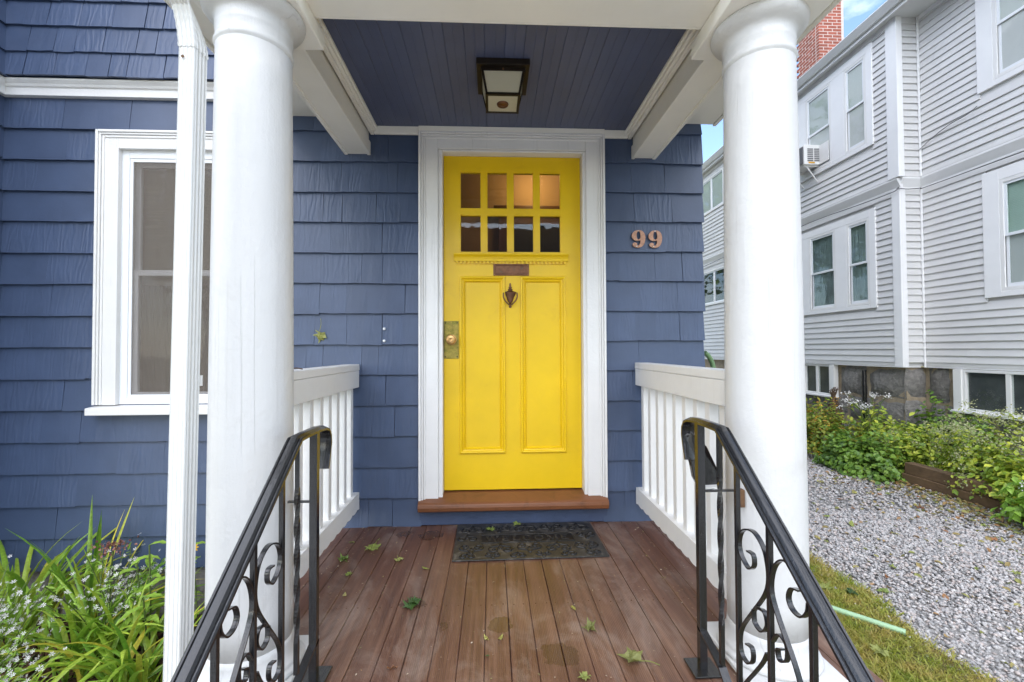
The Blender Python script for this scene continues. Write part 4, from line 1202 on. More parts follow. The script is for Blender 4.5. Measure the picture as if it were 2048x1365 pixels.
# ================================================================== DOORMAT
mat_rot = R(0.8)
dm = root('doormat', (0.198, -0.262, 0.002), 'black rubber doormat with scroll relief and the word WELCOME', 'doormat')
MW, MD = 0.41, 0.232
def mb_world(mb):
    mb.v = [(0.198 + x_ * math.cos(mat_rot) - y_ * math.sin(mat_rot), -0.262 + x_ * math.sin(mat_rot) + y_ * math.cos(mat_rot), z_ + 0.002) for x_, y_, z_ in mb.v]
    return mb
build('mat', mb_world(bx(-MW, MW, -MD, MD, 0.0, 0.007)), 'rubberdust', dm, bevel=0.003)
pf = MB()
pw, pd, pc = 0.262, 0.052, 0.012
for a in ((-pw, pw, pc + pd - .004, pc + pd), (-pw, pw, pc - pd, pc - pd + .004)):
    pf.box(a[0], a[1], a[2], a[3], 0.0065, 0.0115)
for a in ((-pw - .004, -pw, pc - pd, pc + pd), (pw, pw + .004, pc - pd, pc + pd)):
    pf.box(a[0], a[1], a[2], a[3], 0.0065, 0.0112)
build('text_border', mb_world(pf), 'rubberdust', dm)
build('text_panel', mb_world(bx(-pw + 0.001, pw - 0.001, pc - pd + 0.005, pc + pd - 0.005, 0.0066, 0.0082)), 'rubber', dm)
# letters: strokes (x0,y0,x1,y1,width) in a unit box, arcs handled apart
GL = {
 'W': (1.25, [(0.08, 1, 0.36, 0, .17), (0.36, 0, 0.62, 0.95, .07), (0.62, 0.95, 0.88, 0, .17), (0.88, 0, 1.16, 1, .07), (-0.03, 1, 0.26, 1, .06), (0.50, 1, 0.74, 1, .06), (1.02, 1, 1.26, 1, .06)]),
 'E': (0.80, [(0.18, 0, 0.18, 1, .18), (0.04, 0.97, 0.74, 0.97, .07), (0.04, 0.03, 0.76, 0.03, .07), (0.2, 0.51, 0.58, 0.51, .07), (0.73, 0.80, 0.73, 0.98, .05), (0.75, 0.02, 0.75, 0.22, .05), (0.57, 0.40, 0.57, 0.62, .05)]),
 'L': (0.78, [(0.18, 0, 0.18, 1, .18), (0.04, 0.97, 0.36, 0.97, .06), (0.04, 0.03, 0.74, 0.03, .07), (0.73, 0.02, 0.73, 0.26, .05)]),
 'C': (0.88, 'C'), 'O': (0.95, 'O'),
 'M': (1.12, [(0.14, 0, 0.14, 1, .06), (0.12, 1, 0.56, 0.06, .17), (0.56, 0.06, 0.96, 1, .06), (0.96, 0, 0.96, 1, .18), (0.0, 0.03, 0.28, 0.03, .06), (0.80, 0.03, 1.12, 0.03, .06), (0.02, 0.97, 0.18, 0.97, .06), (0.94, 0.97, 1.12, 0.97, .06)]),
}
LH = 0.062
word = 'WELCOME'
tot = sum(GL[ch][0] for ch in word) + 0.27 * (len(word) - 1)
sx = 0.47 / tot
penx = -0.235
lvl = 0
for ch in word:
    wdt, gs = GL[ch]
    lm = MB()
    if isinstance(gs, str):
        rng_ = (R(52), R(308)) if gs == 'C' else (0, 2 * math.pi)
        N = 28
        V, F = [], []
        for i in range(N + 1):
            a = rng_[0] + (rng_[1] - rng_[0]) * i / N
            th_ = 0.045 + 0.075 * abs(math.cos(a))
            for rr2 in (0.5, 0.5 - th_ * 1.3):
                V += [(penx + (wdt / 2 + rr2 * wdt * math.cos(a)) * sx, pc - LH / 2 + (0.5 + rr2 * math.sin(a)) * LH, z) for z in (0.0065, 0.0118)]
        for i in range(N):
            a, b = i * 4, i * 4 + 4
            F += [(a + 1, b + 1, b + 3, a + 3), (a, a + 1, b + 1, b)[::-1], (a + 2, b + 2, b + 3, a + 3)[::-1]]
        lm.add(V, F)
        if gs == 'C':
            lm.box(penx + (wdt * 0.86) * sx, penx + (wdt * 0.93) * sx, pc - LH / 2 + 0.72 * LH, pc + LH / 2, 0.0065, 0.01165)
    else:
        for (x0, y0, x1, y1, wd) in gs:
            lvl += 1
            p0 = Vector((penx + x0 * sx, pc - LH / 2 + y0 * LH, 0)); p1 = Vector((penx + x1 * sx, pc - LH / 2 + y1 * LH, 0))
            dd = (p1 - p0).normalized(); nn = Vector((-dd.y, dd.x, 0)) * wd * sx * 0.5
            zt2 = 0.0112 + 0.00012 * (lvl % 8)
            q = [p0 - nn, p1 - nn, p1 + nn, p0 + nn]
            lm.hexa([(a.x, a.y, 0.0065) for a in q] + [(a.x, a.y, zt2) for a in q])
    build('letter', mb_world(lm), 'rubberdust', dm)
    penx += (wdt + 0.27) * sx
rel = MB()
def curve_(pts, r_=0.0062):
    rel.tube(cat_rom([(a, b, 0.0072) for a, b in pts], 5), r_, 6)
def heart(cx, cy, s, up):
    """pair of mirrored scrolls meeting in a point, with a trefoil between them"""
    for m_ in (1, -1):
        pts = []
        for i in range(9):
            a = 0.5 + i * 0.62
            r_ = s * (0.50 - 0.040 * i)
            pts.append((cx + m_ * (s * 0.52 - r_ * math.cos(a)), cy + up * (s * 0.12 + r_ * math.sin(a))))
        pts = [(cx + m_ * s * 0.02, cy - up * s * 0.95), (cx + m_ * s * 0.22, cy - up * s * 0.45)] + pts[::-1][:0] + [(cx + m_ * s * 0.85, cy - up * s * 0.20), (cx + m_ * s * 1.02, cy + up * s * 0.20), (cx + m_ * s * 0.80, cy + up * s * 0.60), (cx + m_ * s * 0.42, cy + up * s * 0.58), (cx + m_ * s * 0.32, cy + up * s * 0.28), (cx + m_ * s * 0.55, cy + up * s * 0.12), (cx + m_ * s * 0.68, cy + up * s * 0.28)]
        curve_(pts)
    curve_([(cx - s * 0.16, cy - up * s * 0.15), (cx, cy + up * s * 0.18), (cx + s * 0.16, cy - up * s * 0.15)], 0.005)
for i in range(5):
    heart(-0.315 + i * 0.1575, 0.150, 0.062, 1 if i % 2 else -1)
    heart(-0.315 + i * 0.1575, -0.105, 0.062, -1 if i % 2 else 1)
for i in range(6):
    heart(-0.335 + i * 0.134, -0.185, 0.036, 1 if i % 2 else -1)
for s_ in (-1, 1):
    heart(s_ * 0.342, 0.030, 0.050, s_)
build('scroll_relief', mb_world(rel), 'rubber', dm, smooth=True)

# ================================================================== GREY HOUSE
gh = root('grey_house', (8.5, 6.0, -0.6), 'pale grey clapboard house across the gravel drive', 'house')
XF, XN, YS = 6.175, 6.515, 3.57            # far wall plane, near wall plane, step in plan
ZB, ZBELT, ZE = 0.812, 3.56, 6.10
YF, YN = 14.0, -3.0
UP = 0.05                                   # upper storey stands proud
gw = MB()
gw.box(XF + 0.02, XF + 0.4, YS + 0.02, YF, ZB, ZE); gw.box(XN + 0.02, XN + 0.4, YN, YS + 0.019, ZB, ZE)
wl_ = build('wall', gw, 'siding', gh)
build('side_wall', bx(XF + 0.4, 15.0, YN, YF, ZB, ZE), 'siding', gh)

# openings: (wall, y0, y1, z0, z1)
WINS_F = [(3.985, 6.02, 1.745, 3.33), (8.45, 9.78, 2.32, 3.30)]
WINS_FU = [(3.935, 6.02, 4.36, 5.97), (8.45, 9.78, 4.90, 5.88)]
WINS_N = [(1.05, 2.70, 1.745, 3.36)]
WINS_NU = [(1.05, 2.69, 4.45, 6.02)]
SE = 0.1016
def sboard(x, y0, y1, z, parent, flip=False):
    prof = [(0.0, 0.004), (-0.019, 0.0), (-0.021, 0.005), (-0.003, SE - 0.002), (-0.001, SE + 0.012), (0.012, SE + 0.012)]
    if not flip:
        mbq = MB().sweep([(x, y0, z), (x, y1, z)], [(a, b) for a, b in prof], (1, 0, 0))
    else:
        mbq = MB().sweep([(y0, x, z), (y1, x, z)], [(a, b) for a, b in prof], (0, 1, 0))
    return build('siding_board', mbq, 'siding', parent)
srng_ = random.Random(3)
def side_courses(x, ya, yb, z0, z1, wins, flip=False):
    z = z0
    while z < z1 - 0.03:
        segs = [(ya, yb)]
        for (a, b, c_, d_) in wins:
            if z + SE > c_ + 0.01 and z < d_ - 0.02:
                ns = []
                for (p, q) in segs:
                    if b <= p or a >= q:
                        ns.append((p, q)); continue
                    if a > p: ns.append((p, a + 0.005))
                    if b < q: ns.append((b - 0.005, q))
                segs = ns
        for (p, q) in segs:
            cut = p + srng_.uniform(0.9, 2.6)
            if not flip and q - cut > 0.5:
                sboard(x, p, cut, z, wl_, flip); sboard(x + 0.0022, cut - 0.004, q, z + 0.0006, wl_, flip)
            elif q - p > 0.03:
                sboard(x, p, q, z, wl_, flip)
        z += SE
side_courses(XF, YS + 0.10, 10.6, ZB + 0.055, ZBELT - 0.03, WINS_F)
side_courses(XF - UP, YS + 0.10, 10.6, ZBELT + 0.10, ZE - 0.05, WINS_FU)
side_courses(XN, 1.2, YS - 0.018, ZB + 0.055, ZBELT - 0.03, WINS_N)
side_courses(XN - UP, 1.2, YS - 0.018 - UP, ZBELT + 0.10, ZE - 0.05, WINS_NU)
side_courses(YS, XF + 0.062, XN - 0.02, ZB + 0.055, ZBELT - 0.03, [], True)
side_courses(YS - UP, XF + 0.062 - UP, XN - 0.02 - UP, ZBELT + 0.10, ZE - 0.05, [], True)
# filler behind the proud upper storey
build('upper_backing', MB().box(XF + 0.003 - UP, XF + 0.0195, YS + 0.03, YF, ZBELT + 0.09, ZE - 0.01).box(XN + 0.003 - UP, XN + 0.0195, YN, YS - 0.001, ZBELT + 0.09, ZE - 0.01).box(XF + 0.01, XN - 0.04, YS + 0.004 - UP, YS + 0.019, ZBELT + 0.09, ZE - 0.01), 'siding', gh)
build('starter_strip', MB().box(XF - 0.012, XF + 0.019, YS + 0.101, YF, ZB - 0.001, ZB + 0.055).box(XN - 0.012, XN + 0.019, YN, YS - 0.019, ZB - 0.001, ZB + 0.055), 'siding', gh)
# belt skirt: sloping soffit under the proud storey
def belt(path, side):
    return MB().sweep(path, [(0.03, -0.06), (-0.010, -0.06), (-0.010, -0.035), (-0.052 - 0.016, 0.075), (-0.052 - 0.016, 0.10), (0.03, 0.10)], side)
build('belt_skirt', belt([(XF, YS - 0.03, ZBELT), (XF, YF, ZBELT)], (1, 0, 0)), 'greytrim', gh)
build('belt_skirt', belt([(XN, YN, ZBELT), (XN, YS - 0.02, ZBELT)], (1, 0, 0)), 'greytrim', gh)
build('belt_skirt', belt([(XF - 0.01, YS + 0.002, ZBELT), (XN - 0.01, YS + 0.002, ZBELT)], (0, 1, 0)), 'greytrim', gh)
# corner posts
def cpost(dx, z0, z1):
    m = MB().box(XF - 0.030 - dx, XF - 0.002 - dx, YS - 0.030 - dx, YS + 0.105, z0, z1)
    m.box(XF - 0.002 - dx, XF + 0.066 - dx, YS - 0.030 - dx, YS - 0.002 - dx, z0, z1)
    return m
build('corner_post', cpost(0, ZB - 0.02, ZBELT - 0.061), 'greytrim', gh, bevel=0.004)
build('corner_post', cpost(UP, ZBELT + 0.101, ZE - 0.001), 'greytrim', gh, bevel=0.004)
build('inner_corner_strip', MB().box(XN - 0.036, XN - 0.014, YS - 0.040, YS - 0.018, ZB - 0.02, ZBELT - 0.061), 'greytrim', gh, bevel=0.003)
build('inner_corner_strip', MB().box(XN - 0.036 - UP, XN - 0.014 - UP, YS - 0.040 - UP, YS - 0.018 - UP, ZBELT + 0.101, ZE - 0.001), 'greytrim', gh, bevel=0.003)

def fr_y(x, y0, y1, z0, z1, wl, wr, wt, wb, dep, depth_in=0.0):
    """rectangular frame on a wall facing -x; front at x-dep"""
    m = MB()
    xa, xb = x - dep, x + depth_in
    if wl: m.box(xa, xb, y0, y0 + wl, z0, z1)
    if wr: m.box(xa, xb, y1 - wr, y1, z0, z1)
    if wt: m.box(xa, xb, y0 + wl, y1 - wr, z1 - wt, z1)
    if wb: m.box(xa, xb, y0 + wl, y1 - wr, z0, z0 + wb)
    return m

def dh_window(parent, x, y0, y1, z0, z1, shade, shadez, back, tr='whitetrim', kind='dh'):
    """double-hung sash pair in an opening"""
    f = build('window', fr_y(x, y0, y1, z0, z1, 0.045, 0.045, 0.045, 0.045, 0.018, 0.0), tr, parent, bevel=0.003)
    zm = (z0 + z1) / 2
    a, b = y0 + 0.046, y1 - 0.046
    build('upper_sash', fr_y(x, a, b, zm - 0.02, z1 - 0.046, 0.03, 0.03, 0.03, 0.035, 0.008, 0.010), 'vinyl', f)
    build('lower_sash', fr_y(x + 0.012, a, b, z0 + 0.046, zm + 0.014, 0.03, 0.03, 0.035, 0.045, 0.001, 0.012), 'vinyl', f)
    build('upper_pane', bx(x, x + 0.003, a + 0.028, b - 0.028, zm + 0.013, z1 - 0.074), 'glass', f)
    build('lower_pane', bx(x + 0.014, x + 0.017, a + 0.028, b - 0.028, z0 + 0.09, zm - 0.019), 'glass', f)
    if shade:
        if shade == 'greenblind':
            m = MB()
            z = shadez
            while z < z1 - 0.06:
                m.box(x + 0.030, x + 0.036, a, b, z, z + 0.017); z += 0.021
            o_ = build('blind_slats', m, shade, f); o_['kind'] = 'stuff'
        else:
            build('window_shade', bx(x + 0.030, x + 0.034, a, b, shadez, z1 - 0.05), shade, f)
    build('room', bx(x + 0.045, x + 0.047, y0 + 0.01, y1 - 0.01, z0 + 0.01, z1 - 0.01), back, f)  # thin sheet; its dark colour stands in for unlit depth behind the panes
    return f

# --- far wall lower pair
build('window_trim', fr_y(XF - 0.0, 3.97, 6.03, 1.735, 3.345, 0.115, 0.115, 0.12, 0.06, 0.032, 0.004), 'greytrim', gh, bevel=0.004)
build('window_mullion', bx(XF - 0.031, XF + 0.004, 4.545, 4.795, 1.796, 3.224), 'greytrim', gh, bevel=0.004)
dh_window(gh, XF - 0.012, 4.086, 4.544, 1.797, 3.224, 'teal', 1.87, 'dark')
dh_window(gh, XF - 0.012, 4.796, 5.45, 1.797, 3.224, 'teal', 1.87, 'dark')
build('window_panel', bx(XF - 0.030, XF + 0.004, 5.451, 5.914, 1.797, 3.224), 'greytrim', gh)
# --- far wall upper pair
xu = XF - UP
build('window_trim', fr_y(xu, 3.92, 6.03, 4.35, 6.005, 0.115, 0.115, 0.12, 0.07, 0.032, 0.004), 'greytrim', gh, bevel=0.004)
build('window_mullion', bx(xu - 0.031, xu + 0.004, 4.485, 4.775, 4.421, 5.884), 'greytrim', gh, bevel=0.004)
dh_window(gh, xu - 0.012, 4.036, 4.484, 4.422, 5.884, 'blind', 5.13, 'dark')
dh_window(gh, xu - 0.012, 4.776, 5.41, 4.422, 5.884, 'blind', 5.13, 'dark')
build('window_panel', bx(xu - 0.030, xu + 0.004, 5.411, 5.914, 4.422, 5.884), 'greytrim', gh)
# --- near wall
build('window_trim', fr_y(XN, 0.95, 2.715, 1.735, 3.375, 0.19, 0.19, 0.15, 0.07, 0.032, 0.004), 'greytrim', gh, bevel=0.004)
dh_window(gh, XN - 0.012, 1.60, 2.524, 1.806, 3.224, 'greenblind', 2.51, 'dark')
build('window_mullion', bx(XN - 0.031, XN + 0.004, 1.14, 1.599, 1.806, 3.224), 'greytrim', gh)
build('window_trim', fr_y(XN - UP, 0.95, 2.70, 4.44, 6.02, 0.19, 0.19, 0.10, 0.07, 0.032, 0.004), 'greytrim', gh, bevel=0.004)
dh_window(gh, XN - UP - 0.012, 1.55, 2.509, 4.511, 5.919, 'blind', 5.25, 'dark')
build('window_mullion', bx(XN - UP - 0.031, XN - UP + 0.004, 1.14, 1.549, 4.511, 5.919), 'greytrim', gh)
# --- small sliders at the far end
for (z0, z1, xx) in ((2.33, 3.29, XF), (4.91, 5.87, xu)):
    build('window_trim', fr_y(xx, 8.44, 9.79, z0 - 0.01, z1 + 0.01, 0.05, 0.05, 0.05, 0.05, 0.03, 0.004), 'whitetrim', gh)
    for (a, b) in ((8.491, 9.10), (9.13, 9.739)):
        f = build('window', fr_y(xx - 0.004, a, b, z0 + 0.041, z1 - 0.041, 0.03, 0.03, 0.03, 0.03, 0.012, 0.004), 'vinyl', gh)
        build('pane', bx(xx - 0.008, xx - 0.005, a + 0.028, b - 0.028, z0 + 0.069, z1 - 0.069), 'glass', f)
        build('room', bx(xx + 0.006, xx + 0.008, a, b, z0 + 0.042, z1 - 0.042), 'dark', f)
    build('window_mullion', bx(xx - 0.026, xx + 0.002, 9.1005, 9.1295, z0 + 0.04, z1 - 0.04), 'whitetrim', gh)
# --- eave
build('soffit', MB().box(XF - 0.17, XN + 0.02, YN, YS + 0.02, ZE, ZE + 0.02).box(XF - 0.17, XF + 0.02, YS + 0.0205, YF, ZE, ZE + 0.02), 'soffit', gh)
build('frieze_board', MB().box(xu - 0.022, xu + 0.004, YS + 0.106, YF, ZE - 0.075, ZE - 0.001).box(XN - UP - 0.022, XN - UP + 0.004, YN, YS - 0.1, ZE - 0.06, ZE - 0.001), 'greytrim', gh)
build('fascia', bx(XF - 0.195, XF - 0.171, YN, YF, ZE - 0.02, ZE + 0.15), 'gutter', gh)
gt = MB().sweep([(XF - 0.196, YN, ZE), (XF - 0.196, YF, ZE)], [(0.0, 0.035), (-0.045, 0.035), (-0.060, 0.060), (-0.075, 0.075), (-0.090, 0.115), (-0.105, 0.130), (-0.105, 0.145), (-0.098, 0.145), (-0.085, 0.115), (-0.055, 0.07), (0.0, 0.07)], (1, 0, 0))
build('gutter', gt, 'gutter', gh, smooth='auto')
rf = build('roof', MB().hexa([(XF - 0.21, YN, ZE + 0.152), (10.6, YN, ZE + 2.6), (10.6, YF, ZE + 2.6), (XF - 0.21, YF, ZE + 0.152), (XF - 0.21, YN, ZE + 0.175), (10.6, YN, ZE + 2.65), (10.6, YF, ZE + 2.65), (XF - 0.21, YF, ZE + 0.175)]), 'roof', gh)
build('roof_slope', MB().hexa([(10.601, YN, ZE + 2.6), (15.2, YN, ZE + 0.152), (15.2, YF, ZE + 0.152), (10.601, YF, ZE + 2.6), (10.601, YN, ZE + 2.65), (15.2, YN, ZE + 0.175), (15.2, YF, ZE + 0.175), (10.601, YF, ZE + 2.65)]), 'roof', gh)
# --- chimney
hx0, hx1, hy0, hy1 = 7.03, 7.59, 6.22, 6.86
ch = build('chimney', bx(hx0 + 0.0022, hx1 - 0.004, hy0 + 0.0022, hy1 - 0.008, 6.4, 9.3), 'bmortar', gh)
BL, BH, BJ = 0.195, 0.056, 0.0115
bmesh_ = {}
def brick(kind, loc):
    if kind not in bmesh_:
        dims = {'fx': (BL, 0.09, BH), 'fh': (0.0915, 0.09, BH), 'sy': (0.09, BL, BH), 'sh': (0.09, 0.0915, BH)}[kind]
        m = MB()
        lx2, ly2, lz2 = dims
        e = 0.004
        m.box(e / 2, lx2 - e / 2, e / 2, ly2 - e / 2, 0, lz2)
        me = bpy.data.meshes.new('brick'); me.from_pydata(m.v, [], m.f); me.materials.append(M['brick'])
        bmesh_[kind] = me
    place('brick', bmesh_[kind], loc, ch)
z = 6.75
k = 0
while z < 9.2:
    if k % 2 == 0:
        xs = [hx0, hx0 + BL + BJ]; half_at = hx0 + 2 * (BL + BJ)
        for x in xs: brick('fx', (x, hy0, z))
        brick('fh', (half_at, hy0, z))
        y = hy0 + 0.09 + BJ
    else:
        brick('fh', (hx0, hy0, z))
        for q in range(2): brick('fx', (hx0 + 0.0915 + BJ + q * (BL + BJ), hy0, z))
        y = hy0 + BL + BJ
        brick('sy', (hx0 - 0.0002, hy0 + 0.0915 + 0.0005, z)) if False else None
        y = hy0 + BL + BJ
        brick('sh', (hx0, hy0 + 0.0915 + BJ, z))
    while y < hy1 - 0.1:
        brick('sy', (hx0, y, z)); y += BL + BJ
    z += BH + BJ
    k += 1
build('flashing', bx(hx0 - 0.02, hx1 + 0.02, hy0 - 0.02, hy0 - 0.003, 6.6, 6.98), 'gutter', ch)
# --- foundation
XFD, XND = XF + 0.10, XN + 0.06
fdn = build('foundation', MB().box(XFD, XFD + 0.3, YS + 0.05, YF, -0.8, ZB - 0.022).box(XND, XND + 0.3, YN, YS + 0.049, -0.8, ZB - 0.022), 'mortar', gh)
build('under_sill', MB().box(XF - 0.008, XF + 0.3, YS + 0.02, YF, ZB - 0.021, ZB - 0.002).box(XN - 0.008, XN + 0.3, YN, YS, ZB - 0.021, ZB - 0.002), 'greytrim', gh)
srng = random.Random(5)
def stone_block(x, y0, y1, z0, z1, front=False):
    n = 5
    V, F = [], []
    for i in range(n):
        for j in range(n):
            u, v_ = i / (n - 1), j / (n - 1)
            edge = min(u, 1 - u, v_, 1 - v_)
            bulge = 0.055 * min(1, edge / 0.25) + srng.uniform(-.012, .012)
            V.append((x - bulge, y0 + (y1 - y0) * u + srng.uniform(-.015, .015), z0 + (z1 - z0) * v_ + srng.uniform(-.012, .012)))
    for i in range(n - 1):
        for j in range(n - 1):
            F.append((i * n + j, i * n + j + 1, (i + 1) * n + j + 1, (i + 1) * n + j))
    if front:
        V = [(b_ if False else v[1], v[0], v[2]) for v in V]
    build('stone', MB().add(V, [tuple(reversed(f_)) for f_ in F]), 'stone', fdn, smooth=True)
for (xx, ya, yb, skips) in ((XFD, YS + 0.06, 6.6, [(4.9, 5.8)]), (XND, 1.2, YS + 0.0, [(1.3, 3.24)])):
    for r_, (z0, z1) in enumerate(((-0.62, -0.17), (-0.15, 0.27), (0.29, 0.79))):
        y = ya + srng.uniform(-0.2, 0.0)
        while y < yb:
            L_ = srng.uniform(0.45, 0.8)
            y1 = min(y + L_, yb)
            if not (r_ == 2 and any(a < y1 and y < b for a, b in skips)):
                stone_block(xx, max(y, ya) + 0.02, y1 - 0.02, z0 + srng.uniform(0, .03), z1 - srng.uniform(0, .03))
            elif r_ == 2:
                a, b = skips[0]
                if y < a - 0.12: stone_block(xx, max(y, ya) + 0.02, a - 0.03, z0, z1)
                if y1 > b + 0.12: stone_block(xx, b + 0.03, y1 - 0.02, z0, z1)
            y = y1
for (z0, z1) in ((-0.6, -0.16), (-0.14, 0.30), (0.32, 0.785)):
    stone_block(YS + 0.06, XFD - 0.03, XND + 0.02, z0, z1, True)
def basement(x, y0, y1, z0, z1):
    build('window_trim', fr_y(x, y0 - 0.11, y1 + 0.11, z0 - 0.08, z1, 0.109, 0.109, 0.0, 0.0, 0.075, 0.01), 'whitetrim', gh, bevel=0.004)
    build('window_sill', bx(x - 0.11, x + 0.01, y0 - 0.13, y1 + 0.13, z0 - 0.11, z0 - 0.0805), 'whitetrim', gh, bevel=0.004)
    f = build('window', fr_y(x, y0, y1, z0 - 0.08, z1 - 0.001, 0.035, 0.035, 0.035, 0.035, 0.055, 0.01), 'whitetrim', gh, bevel=0.003)
    ym = (y0 + y1) / 2
    build('meeting_stile', bx(x - 0.052, x + 0.008, ym - 0.025, ym + 0.025, z0 - 0.044, z1 - 0.037), 'whitetrim', f)
    build('pane', bx(x - 0.03, x - 0.027, y0 + 0.034, ym - 0.025, z0 - 0.045, z1 - 0.036), 'glass', f)
    build('pane', bx(x - 0.02, x - 0.017, ym + 0.025, y1 - 0.034, z0 - 0.045, z1 - 0.036), 'glass', f)
    build('room', bx(x - 0.004, x - 0.002, y0 + 0.03, y1 - 0.03, z0 - 0.05, z1 - 0.03), 'dimroom', f)
basement(XFD - 0.03, 5.02, 5.70, 0.30, 0.785)
basement(XND - 0.03, 1.95, 3.02, 0.30, 0.785)
# vent pipe by the footing and the old cable
build('drain_pipe', MB().tube([(XFD - 0.09, 4.28, -0.5), (XFD - 0.09, 4.28, 0.72)], 0.035, 14), 'iron', gh, smooth='auto')

# air conditioner
ax0, ax1, ay0, ay1, az0, az1 = 5.78, xu - 0.02, 5.06, 5.56, 4.50, 4.87
ac = root('air_conditioner', ((ax0 + ax1) / 2, 5.3, az0), 'white window air conditioner propped out of the grey house', 'air conditioner')
build('case', bx(ax0 + 0.02, ax1, ay0, ay1, az0, az1), 'ac', ac, bevel=0.012)
build('back_grille', bx(ax0, ax0 + 0.019, ay0 + 0.02, ay1 - 0.02, az0 + 0.02, az1 - 0.03), 'acdark', ac, bevel=0.004)
for i in range(2):
    xg = ax0 + 0.08 + i * 0.13
    gpl = MB()
    for q in range(7):
        gpl.box(xg, xg + 0.11, ay0 - 0.004, ay0 - 0.0005, az0 + 0.06 + q * 0.036, az0 + 0.06 + q * 0.036 + 0.022)
    build('side_grille', gpl, 'acdark', ac)
build('label', bx(ax0 + 0.10, ax0 + 0.22, ay0 - 0.003, ay0 - 0.0005, az0 + 0.022, az0 + 0.05), 'orangefl', ac)
build('filler_panel', bx(ax1 - 0.02, ax1 - 0.005, 4.84, ay0 - 0.001, az0, az1 - 0.02), 'ac', ac)
for y in (ay0 + 0.06, ay1 - 0.08):
    build('bracket', MB().tube([(ax0 + 0.10, y, az0 - 0.012), (xu - 0.035, y, az0 - 0.30)], 0.012, 8), 'ac', ac, smooth='auto')
    build('bracket', bx(ax0 + 0.04, ax1, y - 0.015, y + 0.015, az0 - 0.022, az0 - 0.0005), 'ac', ac)

# cables along the belt
cb = [(XF - 0.055 if y_ > YS else XN - 0.05, y_, ZBELT - 0.075 - 0.02 * math.sin(y_ * 2.1)) for y_ in np.linspace(10.5, 3.62, 24)]
cb += [(XF - 0.055, 3.52, ZBELT - 0.08), (XF + 0.08, 3.51, ZBELT - 0.085), (XN - 0.07, 3.50, ZBELT - 0.07), (XN - 0.06, 3.40, ZBELT - 0.08), (XN - 0.05, 2.2, ZBELT - 0.09)]
c2 = [(XN - 0.085, 3.50, 4.06), (XN - 0.088, 3.3, 4.15), (XN - 0.09, 3.05, 4.22), (XN - 0.088, 2.85, 4.235), (XN - 0.11, 2.68, 4.27)]
tag(build('cable', MB().tube(cat_rom(c2, 6), 0.005, 6), 'cable', None, smooth=True), 'short thin cable on the near upper wall of the grey house', 'cable')
tag(build('cable', MB().tube(cat_rom(cb, 4), 0.006, 6), 'cable', None, smooth=True), 'thin dark cable running along the belt of the grey house', 'cable')

# ================================================================== TIMBER EDGING
tm_ = root('timber_edging', (5.25, 1.6, -0.6), 'two weathered brown timbers stacked along the planting bed', 'timber edging')
build('timber', bx(5.13, 5.26, 0.0, 2.55, -0.62, -0.475), 'timber', tm_, bevel=0.008)
build('timber', bx(5.14, 5.27, 0.0, 2.52, -0.472, -0.34), 'timber', tm_, bevel=0.008)

# ================================================================== HOSE AND POLE
hs = cat_rom([(1.42, 0.10, 1.06), (1.455, 0.11, 1.03), (1.485, 0.12, 0.97), (1.50, 0.13, 0.86), (1.50, 0.14, 0.60), (1.47, 0.15, 0.1), (1.45, 0.16, -0.55)], 6)
tag(build('garden_hose', MB().tube(hs, 0.016, 10), 'hose', None, smooth='auto'), 'green garden hose hanging at the corner of the blue house', 'hose')
tag(build('plastic_pole', MB().tube([(2.02, 0.08, GZ + 0.038), (2.392, -0.30, GZ + 0.034)], 0.0175, 14), 'pole', None, smooth='auto'), 'pale green plastic pole lying on the mossy grass', 'pole')

# ================================================================== PLANTS
prng = np.random.default_rng(23)
def leaf_cloud(pts, nrm, size, aspect=0.55, droop=0.15):
    """small folded leaves at pts (n,3) facing nrm; returns V, F"""
    n = len(pts)
    nrm = nrm / np.linalg.norm(nrm, axis=1, keepdims=True)
    a = prng.normal(size=(n, 3)); a -= nrm * (a * nrm).sum(1, keepdims=True); a /= np.linalg.norm(a, axis=1, keepdims=True)
    b = np.cross(nrm, a)
    s = size * prng.uniform(0.6, 1.25, n)[:, None]
    base, tip = pts - a * s * 0.5, pts + a * s * 0.5 - nrm * s * droop
    mid = pts - nrm * s * 0.06
    l1 = pts - a * s * 0.12 + b * s * aspect * 0.5 + nrm * s * 0.08
    r1 = pts - a * s * 0.12 - b * s * aspect * 0.5 + nrm * s * 0.08
    l2 = pts + a * s * 0.22 + b * s * aspect * 0.36 + nrm * s * 0.05
    r2 = pts + a * s * 0.22 - b * s * aspect * 0.36 + nrm * s * 0.05
    V = np.stack([base, mid, tip, l1, l2, r1, r2], 1).reshape(-1, 3)
    t = np.array([(0, 1, 3), (1, 4, 3), (1, 2, 4), (0, 5, 1), (1, 5, 6), (1, 6, 2)])
    F = (t[None] + (np.arange(n) * 7)[:, None, None]).reshape(-1, 3)
    return V, F
def blob_points(n, c, r, h, z0):
    """points through a lumpy dome, denser toward its surface"""
    u = prng.normal(size=(n, 3)); u /= np.linalg.norm(u, axis=1, keepdims=True)
    u[:, 2] = np.abs(u[:, 2])
    lump = 1 + 0.22 * np.sin(u[:, 0] * 5 + c[0] * 9) * np.cos(u[:, 1] * 6 + c[1] * 7) + 0.12 * np.sin(u[:, 2] * 9 + u[:, 0] * 7)
    rad = (prng.uniform(0.25, 1, n) ** 0.45) * lump
    p = u * rad[:, None] * np.array([r[0], r[1], h])
    p += np.array([c[0], c[1], z0])
    nr = u * np.array([1, 1, 0.8]) + np.array([0, 0, 0.7]) + prng.normal(0, 0.45, (n, 3))
    return p, nr
